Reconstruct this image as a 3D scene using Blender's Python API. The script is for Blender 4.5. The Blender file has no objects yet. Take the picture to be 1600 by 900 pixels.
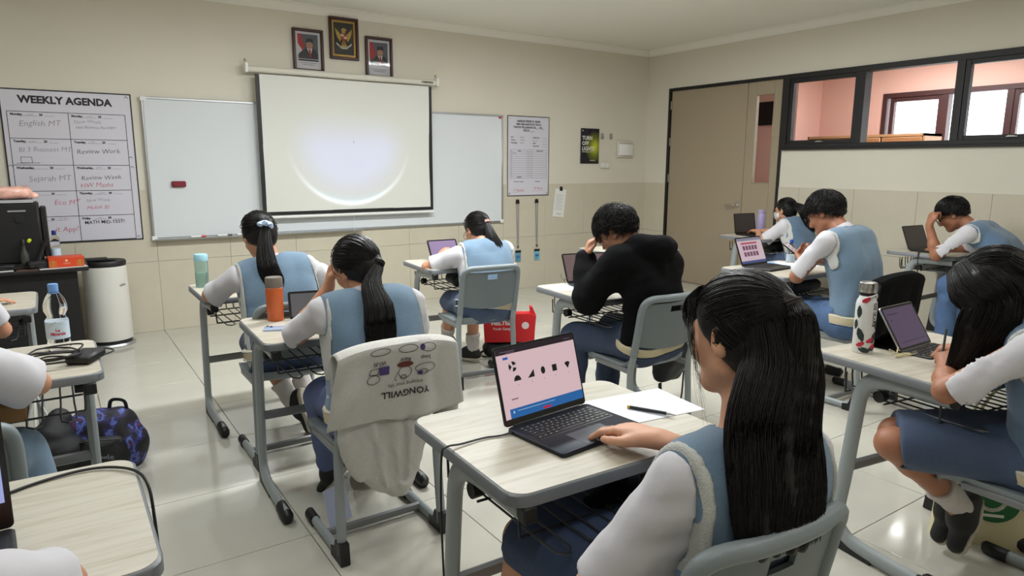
import bpy, math, random
import numpy as np
from mathutils import Vector, Matrix
random.seed(7); rng = np.random.default_rng(7)
SC = bpy.context.scene
COL = SC.collection
# ------------------------------------------------------------------ camera, world, exposure
cam = bpy.data.cameras.new('camera'); cam.sensor_width = 36.0; cam.lens = 1062/1600*36; cam.clip_start = 0.02
camo = bpy.data.objects.new('camera', cam); COL.objects.link(camo)
_vy = np.array([70-800, 255-450, 1062.]); _vx = np.array([2385-800, 265-450, 1062.])
_Y = _vy/np.linalg.norm(_vy); _X = _vx/np.linalg.norm(_vx); _X = _X-_Y*(_X@_Y); _X /= np.linalg.norm(_X); _Z = np.cross(_X, _Y)
RC = np.array([_X, _Y, _Z])
CAMZ = 1.453
camo.matrix_world = Matrix(((RC[0,0], -RC[0,1], -RC[0,2], 0), (RC[1,0], -RC[1,1], -RC[1,2], 0), (RC[2,0], -RC[2,1], -RC[2,2], CAMZ), (0,0,0,1)))
SC.camera = camo
world = bpy.data.worlds.new('sky'); SC.world = world; world.use_nodes = True
world.node_tree.nodes['Background'].inputs[0].default_value = (0.93, 0.97, 1.0, 1)
world.node_tree.nodes['Background'].inputs[1].default_value = 5.0
SC.view_settings.view_transform = 'Standard'; SC.view_settings.look = 'None'
SC.view_settings.gamma = 1.0; SC.view_settings.use_curve_mapping = False
SC.view_settings.exposure = 0.06
LAMP_W = {(3.85,.2): 32., (3.85,2.2): 96., (3.85,4.1): 50., (2.0,.2): 12., (2.0,2.2): 15., (2.0,4.1): 14.}      # the front row burns at full strength
# ceiling lamps (fixtures are built with the ceiling below)
LAMPS = [(x, y) for y in (3.85, 2.0, 0.1) for x in (.2, 2.2, 4.1)]
for (x, y) in LAMPS:
    l = bpy.data.lights.new('ceiling_lamp_light', 'AREA'); l.shape = 'RECTANGLE'; l.size = 1.16; l.size_y = 0.24
    l.energy = LAMP_W.get((y, x), 9.); l.color = (0.94, 0.98, 1.0); l.spread = math.radians(180)
    lo = bpy.data.objects.new('ceiling_lamp_light', l); lo.location = (x, y, 2.838); COL.objects.link(lo)
_cl = bpy.data.lights.new('corridor_lamp_light', 'AREA'); _cl.shape = 'RECTANGLE'; _cl.size = 1.1; _cl.size_y = .2; _cl.energy = 42
_clo = bpy.data.objects.new('corridor_lamp_light', _cl); _clo.location = (8.0, 3.9, 2.80); _clo.rotation_euler = (0, 0, math.pi/2); COL.objects.link(_clo)

# ------------------------------------------------------------------ materials
def lin(c):
    return tuple((x/12.92 if x <= .04045 else ((x+.055)/1.055)**2.4) for x in [v/255. for v in c])
MATS = {}
def mat(name, rgb, rough=.5, metal=0., bump=0., bscale=200., var=0., vscale=8., spec=.5, trans=0., emit=None, estr=0., alpha=1., stretch=None, sheen=0., coat=0., ior=None, sss=0.):
    if name in MATS: return MATS[name]
    m = bpy.data.materials.new(name); m.use_nodes = True
    nt = m.node_tree; b = nt.nodes['Principled BSDF']; L = nt.links
    c = lin(rgb); b.inputs['Base Color'].default_value = (*c, 1)
    b.inputs['Roughness'].default_value = rough; b.inputs['Metallic'].default_value = metal
    b.inputs['Specular IOR Level'].default_value = spec
    if trans: b.inputs['Transmission Weight'].default_value = trans
    if ior: b.inputs['IOR'].default_value = ior
    if alpha < 1: b.inputs['Alpha'].default_value = alpha
    if sheen: b.inputs['Sheen Weight'].default_value = sheen
    if coat: b.inputs['Coat Weight'].default_value = coat; b.inputs['Coat Roughness'].default_value = .08
    if sss:
        b.inputs['Subsurface Weight'].default_value = sss; b.inputs['Subsurface Radius'].default_value = (1., .35, .2); b.inputs['Subsurface Scale'].default_value = .012
    if emit: b.inputs['Emission Color'].default_value = (*lin(emit), 1); b.inputs['Emission Strength'].default_value = estr
    if bump or var:
        tc = nt.nodes.new('ShaderNodeTexCoord'); mp = nt.nodes.new('ShaderNodeMapping'); L.new(tc.outputs['Object'], mp.inputs[0])
        if stretch: mp.inputs['Scale'].default_value = stretch
        if var:
            n = nt.nodes.new('ShaderNodeTexNoise'); n.inputs['Scale'].default_value = vscale; n.inputs['Detail'].default_value = 6; n.inputs['Roughness'].default_value = .6
            L.new(mp.outputs[0], n.inputs['Vector'])
            r = nt.nodes.new('ShaderNodeValToRGB'); r.color_ramp.elements[0].position = .3; r.color_ramp.elements[1].position = .7
            r.color_ramp.elements[0].color = (*[max(0, v*(1-var)) for v in c], 1); r.color_ramp.elements[1].color = (*[min(1, v*(1+var)) for v in c], 1)
            L.new(n.outputs['Fac'], r.inputs[0]); L.new(r.outputs[0], b.inputs['Base Color'])
        if bump:
            n2 = nt.nodes.new('ShaderNodeTexNoise'); n2.inputs['Scale'].default_value = bscale; n2.inputs['Detail'].default_value = 4
            L.new(mp.outputs[0], n2.inputs['Vector'])
            bp = nt.nodes.new('ShaderNodeBump'); bp.inputs['Strength'].default_value = bump; bp.inputs['Distance'].default_value = .004
            L.new(n2.outputs['Fac'], bp.inputs['Height']); L.new(bp.outputs[0], b.inputs['Normal'])
    MATS[name] = m
    return m
def emis(name, rgb, s=1.):
    """a lit display surface"""
    return mat(name, tuple(v*.12 for v in rgb), .25, emit=rgb, estr=s)

# ------------------------------------------------------------------ objects
def new_obj(name, mesh, parent=None, loc=None):
    o = bpy.data.objects.new(name, mesh); COL.objects.link(o)
    if parent is not None: o.parent = parent
    if loc is not None: o.location = loc
    return o
def tag(o, label=None, cat=None, group=None, kind=None):
    if label: o['label'] = label
    if cat: o['category'] = cat
    if group: o['group'] = group
    if kind: o['kind'] = kind
    return o
def thing(name, label, cat, loc=(0,0,0), rz=0., group=None):
    o = bpy.data.objects.new(name, None); COL.objects.link(o); o.empty_display_size = .05
    o.location = loc; o.rotation_euler = (0, 0, rz)
    return tag(o, label, cat, group)
def copy_tree(o, parent=None):
    c = o.copy(); COL.objects.link(c); c.parent = parent
    for ch in list(o.children): copy_tree(ch, c)
    return c

def frames(path, closed=False, up=None):
    P = np.array(path, float); n = len(P)
    if closed: T = np.roll(P, -1, 0)-np.roll(P, 1, 0)
    else:
        T = np.empty_like(P); T[1:-1] = P[2:]-P[:-2]; T[0] = P[1]-P[0]; T[-1] = P[-1]-P[-2]
    T /= np.linalg.norm(T, axis=1)[:, None]+1e-12
    N = np.empty_like(P)
    if up is not None:
        up = np.array(up, float)
        for i in range(n):
            N[i] = up-T[i]*(up@T[i]); N[i] /= np.linalg.norm(N[i])+1e-12
    else:
        a = np.array([0,0,1.]) if abs(T[0][2]) < .9 else np.array([1.,0,0])
        v = a-T[0]*(a@T[0])
        for i in range(n):
            v = v-T[i]*(v@T[i]); v /= np.linalg.norm(v)+1e-12; N[i] = v
    return P, T, N, np.cross(T, N)
def smooth_path(pts, n=6, closed=False):
    """Catmull-Rom through pts"""
    P = [np.array(p, float) for p in pts]; out = []
    m = len(P)
    for i in range(m if closed else m-1):
        p0 = P[(i-1) % m] if (closed or i > 0) else 2*P[0]-P[1]
        p1 = P[i]; p2 = P[(i+1) % m]; p3 = P[(i+2) % m] if (closed or i+2 < m) else 2*P[-1]-P[-2]
        for k in range(n):
            t = k/n
            out.append(.5*((2*p1)+(-p0+p2)*t+(2*p0-5*p1+4*p2-p3)*t*t+(-p0+3*p1-3*p2+p3)*t**3))
    if not closed: out.append(P[-1])
    return np.array(out)
class G:
    def __init__(s): s.v = []; s.f = []
    def add(s, v, f):
        o = len(s.v); s.v += [tuple(map(float, p)) for p in v]; s.f += [tuple(int(i)+o for i in q) for q in f]; return s
    def quad(s, a, b, c, d): return s.add([a, b, c, d], [(0,1,2,3)])
    def box(s, c, d, b=.0, M=None):
        hx, hy, hz = [x/2 for x in d]
        if b <= 0:
            v = [(x, y, z) for x in (-hx, hx) for y in (-hy, hy) for z in (-hz, hz)]
            f = [(0,1,3,2), (4,6,7,5), (0,4,5,1), (2,3,7,6), (0,2,6,4), (1,5,7,3)]
        else:
            b = min(b, hx*.95, hy*.95, hz*.95); H = (hx, hy, hz); v = []; ix = {}
            for sx in (-1, 1):
                for sy in (-1, 1):
                    for sz in (-1, 1):
                        for a in range(3):
                            p = [sx*(hx-b), sy*(hy-b), sz*(hz-b)]; p[a] = (sx, sy, sz)[a]*H[a]
                            ix[(sx, sy, sz, a)] = len(v); v.append(tuple(p))
            f = []
            for a in range(3):
                o1, o2 = [k for k in range(3) if k != a]
                for sg in (-1, 1):
                    q = []
                    for (p, r) in ((-1,-1), (1,-1), (1,1), (-1,1)):
                        k = [0,0,0]; k[a] = sg; k[o1] = p; k[o2] = r; q.append(ix[(*k, a)])
                    f.append(tuple(q))
                for p in (-1, 1):
                    for r in (-1, 1):
                        k1 = [0,0,0]; k1[a] = -1; k1[o1] = p; k1[o2] = r; k2 = list(k1); k2[a] = 1
                        f.append((ix[(*k1, o1)], ix[(*k2, o1)], ix[(*k2, o2)], ix[(*k1, o2)]))
            for sx in (-1, 1):
                for sy in (-1, 1):
                    for sz in (-1, 1): f.append(tuple(ix[(sx, sy, sz, a)] for a in range(3)))
        if M is not None: v = [tuple(M @ Vector(p)) for p in v]
        return s.add([(p[0]+c[0], p[1]+c[1], p[2]+c[2]) for p in v], f)
    def span(s, x0, x1, y0, y1, z0, z1, b=0.): return s.box(((x0+x1)/2, (y0+y1)/2, (z0+z1)/2), (abs(x1-x0), abs(y1-y0), abs(z1-z0)), b)
    def tube(s, path, r, n=8, oval=None, closed=False, up=None, cap=True):
        P, T, N, B = frames(path, closed, up); m = len(P)
        R = np.full(m, r) if np.isscalar(r) else np.array(r, float)
        ry = 1. if oval is None else oval
        a = np.arange(n)*2*math.pi/n; v = []
        for i in range(m):
            for t in a: v.append(P[i]+N[i]*math.cos(t)*R[i]+B[i]*math.sin(t)*R[i]*ry)
        f = []
        for i in range(m if closed else m-1):
            j = (i+1) % m
            for k in range(n):
                l = (k+1) % n; f.append((i*n+k, j*n+k, j*n+l, i*n+l))
        if cap and not closed: f += [tuple(range(n))[::-1], tuple((m-1)*n+k for k in range(n))]
        return s.add(v, f)
    def lathe(s, prof, n=24, c=(0,0,0), M=None):
        v = []; f = []
        for (r, z) in prof:
            for k in range(n):
                t = 2*math.pi*k/n; p = Vector((r*math.cos(t), r*math.sin(t), z))
                if M is not None: p = M @ p
                v.append((p[0]+c[0], p[1]+c[1], p[2]+c[2]))
        for i in range(len(prof)-1):
            for k in range(n):
                l = (k+1) % n; f.append((i*n+k, i*n+l, (i+1)*n+l, (i+1)*n+k))
        if prof[0][0] > 1e-5: f.append(tuple(range(n))[::-1])
        if prof[-1][0] > 1e-5: f.append(tuple((len(prof)-1)*n+k for k in range(n)))
        return s.add(v, f)
    def prism(s, poly, z0, z1, axes='xyz', ins=0.):
        """polygon in the first two axes, extruded along the third; ins chamfers the top"""
        P = np.array(poly, float); n = len(P)
        def mk(p, z):
            d = {'x':0, 'y':1, 'z':2}; o = [0,0,0]; o[d[axes[0]]] = p[0]; o[d[axes[1]]] = p[1]; o[d[axes[2]]] = z; return o
        lv = [(P, z0), (P, z1)]
        if ins:
            c = P.mean(0); Q = P-(P-c)/np.linalg.norm(P-c, axis=1)[:, None]*ins*1.3
            sg = 1 if z1 > z0 else -1
            lv = [(P, z0), (P, z1-sg*ins), (Q, z1)]
        v = [mk(p, z) for (q, z) in lv for p in q]; f = []
        for i in range(len(lv)-1):
            for k in range(n):
                l = (k+1) % n; f.append((i*n+k, i*n+l, (i+1)*n+l, (i+1)*n+k))
        f += [tuple(range(n))[::-1], tuple((len(lv)-1)*n+k for k in range(n))]
        return s.add(v, f)
    def grid(s, fn, nu, nv, skip=None):
        v = [fn(i/(nu-1), j/(nv-1)) for i in range(nu) for j in range(nv)]; f = []
        for i in range(nu-1):
            for j in range(nv-1):
                if skip and skip(i, j): continue
                f.append((i*nv+j, (i+1)*nv+j, (i+1)*nv+j+1, i*nv+j+1))
        return s.add(v, f)
    def ball(s, c, r, n=12, M=None):
        r = (r, r, r) if np.isscalar(r) else r
        pr = [(max(1e-6, math.sin(math.pi*i/n)), -math.cos(math.pi*i/n)) for i in range(n+1)]
        Sc = Matrix.Diagonal(Vector(r)); 
        if M is not None: Sc = M @ Sc
        return s.lathe(pr, n+4, c, Sc)
    def mesh(s, name, angle=42, recalc=True):
        me = bpy.data.meshes.new(name); me.from_pydata(s.v, [], s.f); me.validate()
        if recalc:
            import bmesh
            bm = bmesh.new(); bm.from_mesh(me); bmesh.ops.remove_doubles(bm, verts=bm.verts, dist=1e-6); bmesh.ops.recalc_face_normals(bm, faces=bm.faces); bm.to_mesh(me); bm.free()
        me.shade_smooth(); me.set_sharp_from_angle(angle=math.radians(angle))
        return me
    def obj(s, name, m, parent=None, loc=None, angle=42, recalc=True):
        me = s.mesh(name, angle, recalc); me.materials.append(m)
        return new_obj(name, me, parent, loc)
def rrect(w, d, r, n=5, cx=0., cy=0.):
    out = []
    for (sx, sy, a0) in ((1,1,0), (-1,1,90), (-1,-1,180), (1,-1,270)):
        for k in range(n+1):
            a = math.radians(a0+90*k/n); out.append((cx+sx*(w/2-r)+r*math.cos(a), cy+sy*(d/2-r)+r*math.sin(a)))
    return out
_FONTC = {}
def text_mesh(txt, size, bold=0., align='CENTER', shear=0., space=1.):
    cu = bpy.data.curves.new('lettering', 'FONT'); cu.body = txt; cu.size = size; cu.align_x = align; cu.align_y = 'CENTER'
    cu.offset = bold; cu.shear = shear; cu.space_character = space; cu.resolution_u = 2
    o = bpy.data.objects.new('lettering', cu); COL.objects.link(o)
    dg = bpy.context.evaluated_depsgraph_get()
    me = bpy.data.meshes.new_from_object(o.evaluated_get(dg))
    V = np.array([v.co[:] for v in me.vertices]).reshape(-1, 3); F = [tuple(p.vertices) for p in me.polygons]
    bpy.data.objects.remove(o); bpy.data.curves.remove(cu); bpy.data.meshes.remove(me)
    return V, F
class TX(G):
    """flat lettering gathered on a plane: each line at (x, y) in the plane's own coordinates"""
    def line(s, txt, x, y, size, bold=0., align='CENTER', wob=0., rot=0., sx=1., space=1., shear=0.):
        V, F = text_mesh(txt, size, bold, align, shear, space)
        if len(V) == 0: return s
        V = V.copy(); V[:, 0] *= sx
        if wob: V[:, 1] += wob*np.sin(V[:, 0]*40+x*17); V[:, 0] += wob*.6*np.sin(V[:, 1]*60+y*11)
        c, sn = math.cos(rot), math.sin(rot)
        W = np.stack([V[:, 0]*c-V[:, 1]*sn+x, V[:, 0]*sn+V[:, 1]*c+y, V[:, 2]], 1)
        return s.add(W, F)
    def stroke(s, pts, w):
        for (a, b) in zip(pts[:-1], pts[1:]):
            a = np.array(a, float); b = np.array(b, float); d = b-a; L = np.linalg.norm(d)
            if L < 1e-9: continue
            n = np.array([-d[1], d[0]])/L*w/2; e = d/L*w/2
            s.add([(*(a-e+n), 0), (*(a-e-n), 0), (*(b+e-n), 0), (*(b+e+n), 0)], [(0,1,2,3)])
        return s
    def poly(s, pts, z=0.): return s.add([(x, y, z) for x, y in pts], [tuple(range(len(pts)))])
    def rect(s, x0, x1, y0, y1, z=0.): return s.poly([(x0,y0), (x1,y0), (x1,y1), (x0,y1)], z)
    def disc(s, x, y, rx, ry=None, n=20, z=0.):
        ry = ry or rx; return s.poly([(x+rx*math.cos(2*math.pi*k/n), y+ry*math.sin(2*math.pi*k/n)) for k in range(n)], z)
    def put(s, name, m, parent, M):
        s.v = [tuple(M @ Vector(p)) for p in s.v]
        return s.obj(name, m, parent, recalc=False)
def RZ(d): return Matrix.Rotation(math.radians(d), 3, 'Z')
def RX(d): return Matrix.Rotation(math.radians(d), 3, 'X')
def RY(d): return Matrix.Rotation(math.radians(d), 3, 'Y')
# ------------------------------------------------------------------ the room
XW, YW, ZC = 6.586, 6.592, 2.905      # right wall, front wall, ceiling
XL, YB = -2.9, -1.7
m_wall = mat('wall_paint', (216,211,196), .7, bump=.06, bscale=120, var=.015, vscale=2)
m_ceil = mat('ceiling_paint', (238,235,226), .8)
m_wtile = mat('wall_tile_cream', (200,193,174), .32, var=.03, vscale=5)
m_grout = mat('grout', (132,127,114), .9)
m_ftile = mat('floor_tile_ivory', (190,187,175), .09, var=.035, vscale=3, spec=.55)
m_black = mat('black_powder_coat', (17,15,16), .55)
m_door = mat('door_laminate', (158,144,122), .42, var=.015, vscale=3)
m_steel = mat('brushed_steel', (190,190,186), .28, metal=1.)
m_pink = mat('corridor_pink_paint', (226,184,172), .7)
m_glass = mat('clear_pane', (255,255,255), .02, trans=1., ior=1.02, spec=.5)
m_white = mat('white_plastic', (228,228,224), .4)
m_offw = mat('offwhite_plastic', (214,210,198), .45)
def struct(o): o['kind'] = 'structure'; return o
TX0, TY0, TS = .738, 2.51, .6
g = G(); g.span(XL-.2, XW+.2, YB-.2, YW+.2, -.10, -.008); floor = struct(g.obj('floor', m_grout))
tile_me = G().box((0,0,-.005), (TS-.003, TS-.003, .01), .0012).mesh('tile'); tile_me.materials.append(m_ftile)
for i in range(-7, 11):
    for j in range(-8, 8):
        x, y = TX0+TS*(i+.5), TY0+TS*(j+.5)
        if x < XL or x > XW+.25 or y > YW+.25 or y < YB-.1: continue
        new_obj('tile', tile_me, floor, (x, y, 0))
g = G(); g.span(XL-.2, XW+.15, YB-.2, YW+.2, ZC, ZC+.12); ceil = struct(g.obj('ceiling', m_ceil))
# cove cornice
def cornice(name, a, b, nrm):
    g = G(); a = np.array(a); b = np.array(b); nrm = np.array(nrm, float)
    prof = [(0, -.075), (.008, -.075), (.014, -.055), (.03, -.035), (.055, -.016), (.075, -.012), (.075, 0), (0, 0)]
    v = []; 
    for e in (a, b):
        for (o, z) in prof: v.append((e[0]+nrm[0]*o, e[1]+nrm[1]*o, ZC+z))
    n = len(prof); f = [(k, (k+1) % n, n+(k+1) % n, n+k) for k in range(n)]+[tuple(range(n)), tuple(range(n, 2*n))]
    g.add(v, f); return struct(g.obj(name, m_ceil, angle=25))
cornice('trim_1', (XL, YW), (XW, YW), (0,-1)); cornice('trim_2', (XW, YW), (XW, YB), (-1,0))
g = G(); g.span(XL-.2, XW+.15, YW, YW+.15, 0, ZC); wall_front = struct(g.obj('wall_front', m_wall))
g = G(); g.span(XL-.15, XL, YB, YW, 0, ZC); wall_left = struct(g.obj('wall_left', m_wall))
g = G(); g.span(XL-.15, XW+.15, YB-.15, YB, 0, ZC); wall_back = struct(g.obj('wall_back', m_wall))
DZ, WZ0 = 2.40, 1.635
g = G(); X1 = XW+.15
g.span(XW, X1, 6.215, YW, 0, ZC); g.span(XW, X1, .30, 6.215, DZ+.005, ZC); g.span(XW, X1, .30, 4.56, 0, WZ0); g.span(XW, X1, YB, .30, 0, ZC)
wall_right = struct(g.obj('wall_right', m_wall))
TH = 1.235
def wtile(w):
    me = G().box((0,0,0), (w-.002, .008, TH/2-.002), .001).mesh('wall_tile'); me.materials.append(m_wtile); return me
wt = wtile(TS)
for i in range(-6, 10):
    x = TX0+TS*(i+.5); w = TS
    x0, x1 = max(x-TS/2, XL), min(x+TS/2, XW)
    if x1-x0 < .02: continue
    me = wt if abs(x1-x0-TS) < .01 else wtile(x1-x0)
    for r in range(2): new_obj('wall_tile', me, wall_front, ((x0+x1)/2, YW-.004, TH/4+TH/2*r))
for j in range(-8, 8):
    y = TY0+TS*(j+.5); y0, y1 = max(y-TS/2, YB), min(y+TS/2, YW-.008)
    segs = [(y0, y1)]
    if y1 > 4.56: segs = [s for s in ((y0, min(y1, 4.56)), (max(y0, 6.215), y1)) if s[1]-s[0] > .02]
    for (a, b) in segs:
        if b-a < .02: continue
        me = wt if abs(b-a-TS) < .01 else wtile(b-a)
        for r in range(2):
            o = new_obj('wall_tile', me, wall_right, (XW-.004, (a+b)/2, TH/4+TH/2*r)); o.rotation_euler = (0, 0, math.pi/2)
# door
def frame_rect(g, x0, x1, y0, y1, z0, z1, w, b=.003):
    """rectangular frame in the y-z plane"""
    g.span(x0, x1, y0, y0+w, z0, z1, b); g.span(x0, x1, y1-w, y1, z0, z1, b); g.span(x0, x1, y0+w, y1-w, z1-w, z1, b)
    if z0 > .01: g.span(x0, x1, y0+w, y1-w, z0, z0+w, b)
door = thing('door_1', None, None, (0,0,0)); door['kind'] = 'structure'
g = G(); frame_rect(g, XW-.012, XW+.12, 4.56, 6.215, 0, DZ+.005, .035); g.obj('door_frame', m_black, door)
leaf = G().span(XW+.01, XW+.05, 5.045, 6.176, .008, DZ-.03, .003).obj('door_leaf', m_door, door)
ya, yb, za, zb = 4.70, 4.925, 1.27, 2.225
g = G(); g.span(XW+.01, XW+.05, 4.598, ya, .008, DZ-.03, .003); g.span(XW+.01, XW+.05, yb, 5.04, .008, DZ-.03, .003); g.span(XW+.01, XW+.05, ya, yb, .008, za); g.span(XW+.01, XW+.05, ya, yb, zb, DZ-.03)
leaf2 = g.obj('narrow_door_leaf', m_door, door)
G().span(XW+.028, XW+.032, ya, yb, za, zb).obj('pane', m_glass, leaf2)
g = G(); frame_rect(g, XW+.004, XW+.056, ya-.006, yb+.006, za-.006, zb+.006, .010); g.obj('glazing_bead', m_door, leaf2)
g = G(); g.box((XW+.006, 5.10, 1.01), (.012, .05, .05), .004); g.tube(smooth_path([(XW+.0, 5.10, 1.01), (XW-.035, 5.10, 1.01), (XW-.05, 5.12, 1.01), (XW-.05, 5.23, 1.008)], 4), .009, 8)
g.obj('door_handle', m_steel, leaf)
for z in (.35, 1.30, 1.75, 2.2): G().tube([(XW-.002, 6.172, z-.05), (XW-.002, 6.172, z+.05)], .008, 8).obj('hinge', m_steel, leaf)
# high-level window of the right wall
win = thing('window_1', None, None); win['kind'] = 'structure'
g = G(); frame_rect(g, XW-.02, XW+.10, .30, 4.56, WZ0-.005, DZ+.005, .055)
mul = [3.725, 2.865, 2.0, 1.14]
for y in mul: g.span(XW-.018, XW+.098, y-.032, y+.032, WZ0+.049, DZ-.049)
g.span(XW-.035, XW+.0, 1.0, 4.545, WZ0-.012, WZ0+.012, .004)
g.obj('window_frame', m_black, win)
edges = [4.505]+mul+[.355]
for k in range(5):
    y1 = edges[k]-(.032 if k else 0); y0 = edges[k+1]+(.032 if k < 4 else 0)
    zz0, zz1 = WZ0+.05, DZ-.05
    if k in (0, 2, 4):
        g = G(); frame_rect(g, XW-.01, XW+.05, y0, y1, zz0-.005, zz1+.005, .042); s = g.obj('sash', m_black, win)
        G().span(XW+.018, XW+.022, y0+.04, y1-.04, zz0+.035, zz1-.035).obj('pane', m_glass, s)
        gg = G(); gg.box((XW-.016, (y0+y1)/2, zz0+.02), (.012, .05, .018), .003); gg.tube([(XW-.02, (y0+y1)/2-.05, zz0+.018), (XW-.026, (y0+y1)/2+.03, zz0+.018)], .005, 6); gg.obj('window_latch', m_steel, s)
    else:
        G().span(XW+.018, XW+.022, y0-.003, y1+.003, zz0-.003, zz1+.003).obj('pane', m_glass, win)
# corridor beyond the wall
struct(G().span(X1, 10.2, -1.2, 9.5, -.1, 0).obj('floor_corridor', m_ftile)); struct(G().span(X1, 9.15, -1.2, 9.5, ZC, ZC+.1).obj('ceiling_corridor', m_ceil))
g = G(); CX = 9.0
g.span(CX, CX+.15, 4.80, 5.66, 0, ZC); g.span(CX, CX+.15, -1.2, 4.80, 2.37, ZC); g.span(CX, CX+.15, -1.2, 4.80, 0, 1.0); g.span(CX-.55, CX+.15, 5.66, 9.5, 0, ZC); g.span(X1, CX+.15, -1.35, -1.2, 0, ZC); g.span(X1, CX+.15, 9.5, 9.65, 0, ZC)
struct(g.obj('wall_corridor', m_pink)); struct(G().span(X1-.001, X1+.012, 6.25, 9.5, 0, ZC).obj('wall_corridor_near', m_pink))
m_brown = mat('dark_brown_frame', (70,40,40), .45)
w2 = thing('window_2', None, None); w2['kind'] = 'structure'
g = G(); frame_rect(g, CX-.02, CX+.1, -1.0, 4.80, 1.0, 2.37, .06)
ms = [4.05, 3.38, 2.6, 1.8, 1.0, .2]
for y in ms: g.span(CX-.015, CX+.09, y-.035, y+.035, 1.059, 2.311)
g.obj('window_frame', m_brown, w2)
e2 = [4.74]+ms+[-.94]
for k in range(len(e2)-1):
    a, b = e2[k+1]+.035, e2[k]-.035
    if k % 2 == 0:
        g = G(); frame_rect(g, CX-.005, CX+.06, a, b, 1.06, 2.31, .05); s = g.obj('sash', m_brown, w2)
    G().span(CX+.03, CX+.034, a, b, 1.06, 2.31).obj('pane', m_glass, w2)
m_pine = mat('pine_laminate', (196,150,108), .5, var=.08, vscale=4, stretch=(8,1,1))
cab = thing('corridor_cabinet', 'light wooden cabinet in the corridor, its top seen through the window', 'cabinet', (8.42, 4.6, 0))
g = G(); g.span(-.2, .2, -.72, .72, 0, .03); g.span(-.2, .2, -.72, -.70, .03, 1.83); g.span(-.2, .2, .70, .72, .03, 1.83); g.span(-.2, .2, -.72, .72, 1.80, 1.83); g.span(.18, .2, -.7, .7, .03, 1.8); g.obj('carcass', m_pine, cab)
for (a, b) in ((-.70,-.24), (-.23,.23), (.24,.70)): G().span(-.215, -.198, a+.004, b-.004, .05, 1.79, .004).obj('cabinet_door', mat('pine_door', (184,128,84), .5), cab)
lf = thing('corridor_light', 'white strip light on the corridor ceiling behind the window glass', 'ceiling light', (8.0, 3.9, ZC))
G().span(-.12, .12, -.6, .6, -.07, 0, .01).obj('housing', m_white, lf); G().span(-.10, .10, -.57, .57, -.078, -.071).obj('diffuser', emis('corridor_tube', (255,252,245), 4.), lf)
# dark panel seen through the door glass
nb = thing('corridor_notice', 'dark framed sign on the pink corridor wall seen through the door slit', 'sign', (8.44, 5.98, 2.18)); G().span(-.012, .008, -.27, .27, -.16, .16, .004).obj('board', m_black, nb); G().span(-.014, -.0125, -.06, .02, -.13, .13).obj('stripe', mat('sign_grey', (90,92,84), .5), nb)
# classroom lamp fixtures
lname = ['over the front rows, left', 'over the front rows, middle', 'over the front rows, right', 'over the middle rows, left', 'over the middle rows, centre', 'over the middle rows, right', 'at the back, left', 'at the back, centre', 'at the back, right']
for (x, y), nm in zip(LAMPS, lname):
    t = thing('ceiling_lamp', 'white tube lamp on the ceiling '+nm, 'ceiling light', (x, y, ZC), 0, 'classroom ceiling lamps')
    G().prism([(-.15,-.0), (-.13,-.05), (.13,-.05), (.15,0)], -.62, .62, 'yzx').obj('housing', m_white, t)
    for s in (-.07, .07): G().tube([(-.58, s, -.058), (.58, s, -.058)], .013, 8).obj('lamp_tube', emis('fluorescent_tube', (255,250,240), 9.), t)
# ------------------------------------------------------------------ desks and chairs
DT = .757
def wood_mat():
    m = bpy.data.materials.new('desk_laminate'); m.use_nodes = True; nt = m.node_tree; b = nt.nodes['Principled BSDF']; L = nt.links
    tc = nt.nodes.new('ShaderNodeTexCoord'); mp = nt.nodes.new('ShaderNodeMapping'); mp.inputs['Scale'].default_value = (1.2, 16, 1); L.new(tc.outputs['Object'], mp.inputs[0])
    n = nt.nodes.new('ShaderNodeTexNoise'); n.inputs['Scale'].default_value = 3.2; n.inputs['Detail'].default_value = 8; n.inputs['Roughness'].default_value = .65; n.inputs['Distortion'].default_value = .6; L.new(mp.outputs[0], n.inputs['Vector'])
    r = nt.nodes.new('ShaderNodeValToRGB'); e = r.color_ramp.elements
    e[0].position = .28; e[0].color = (*lin((166,157,136)), 1); e[1].position = .5; e[1].color = (*lin((188,182,167)), 1)
    x = e.new(.75); x.color = (*lin((196,191,177)), 1)
    L.new(n.outputs['Fac'], r.inputs[0]); L.new(r.outputs[0], b.inputs['Base Color']); b.inputs['Roughness'].default_value = .42
    return m
m_wood = wood_mat()
m_edge = mat('desk_edge_grey', (112,115,118), .4)
m_frame = mat('frame_grey_paint', (124,126,127), .36)
m_frame_l = mat('frame_light_grey_paint', (146,153,154), .36)
m_rub = mat('black_rubber', (20,20,21), .5)
m_wire = mat('wire_dark', (70,72,74), .35, metal=.6)
m_seat = mat('chair_plastic_grey', (128,137,140), .42, bump=.05, bscale=300)
m_back = mat('chair_back_grey', (112,121,124), .45, bump=.05, bscale=300)
DW, DD = .70, .55
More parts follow.
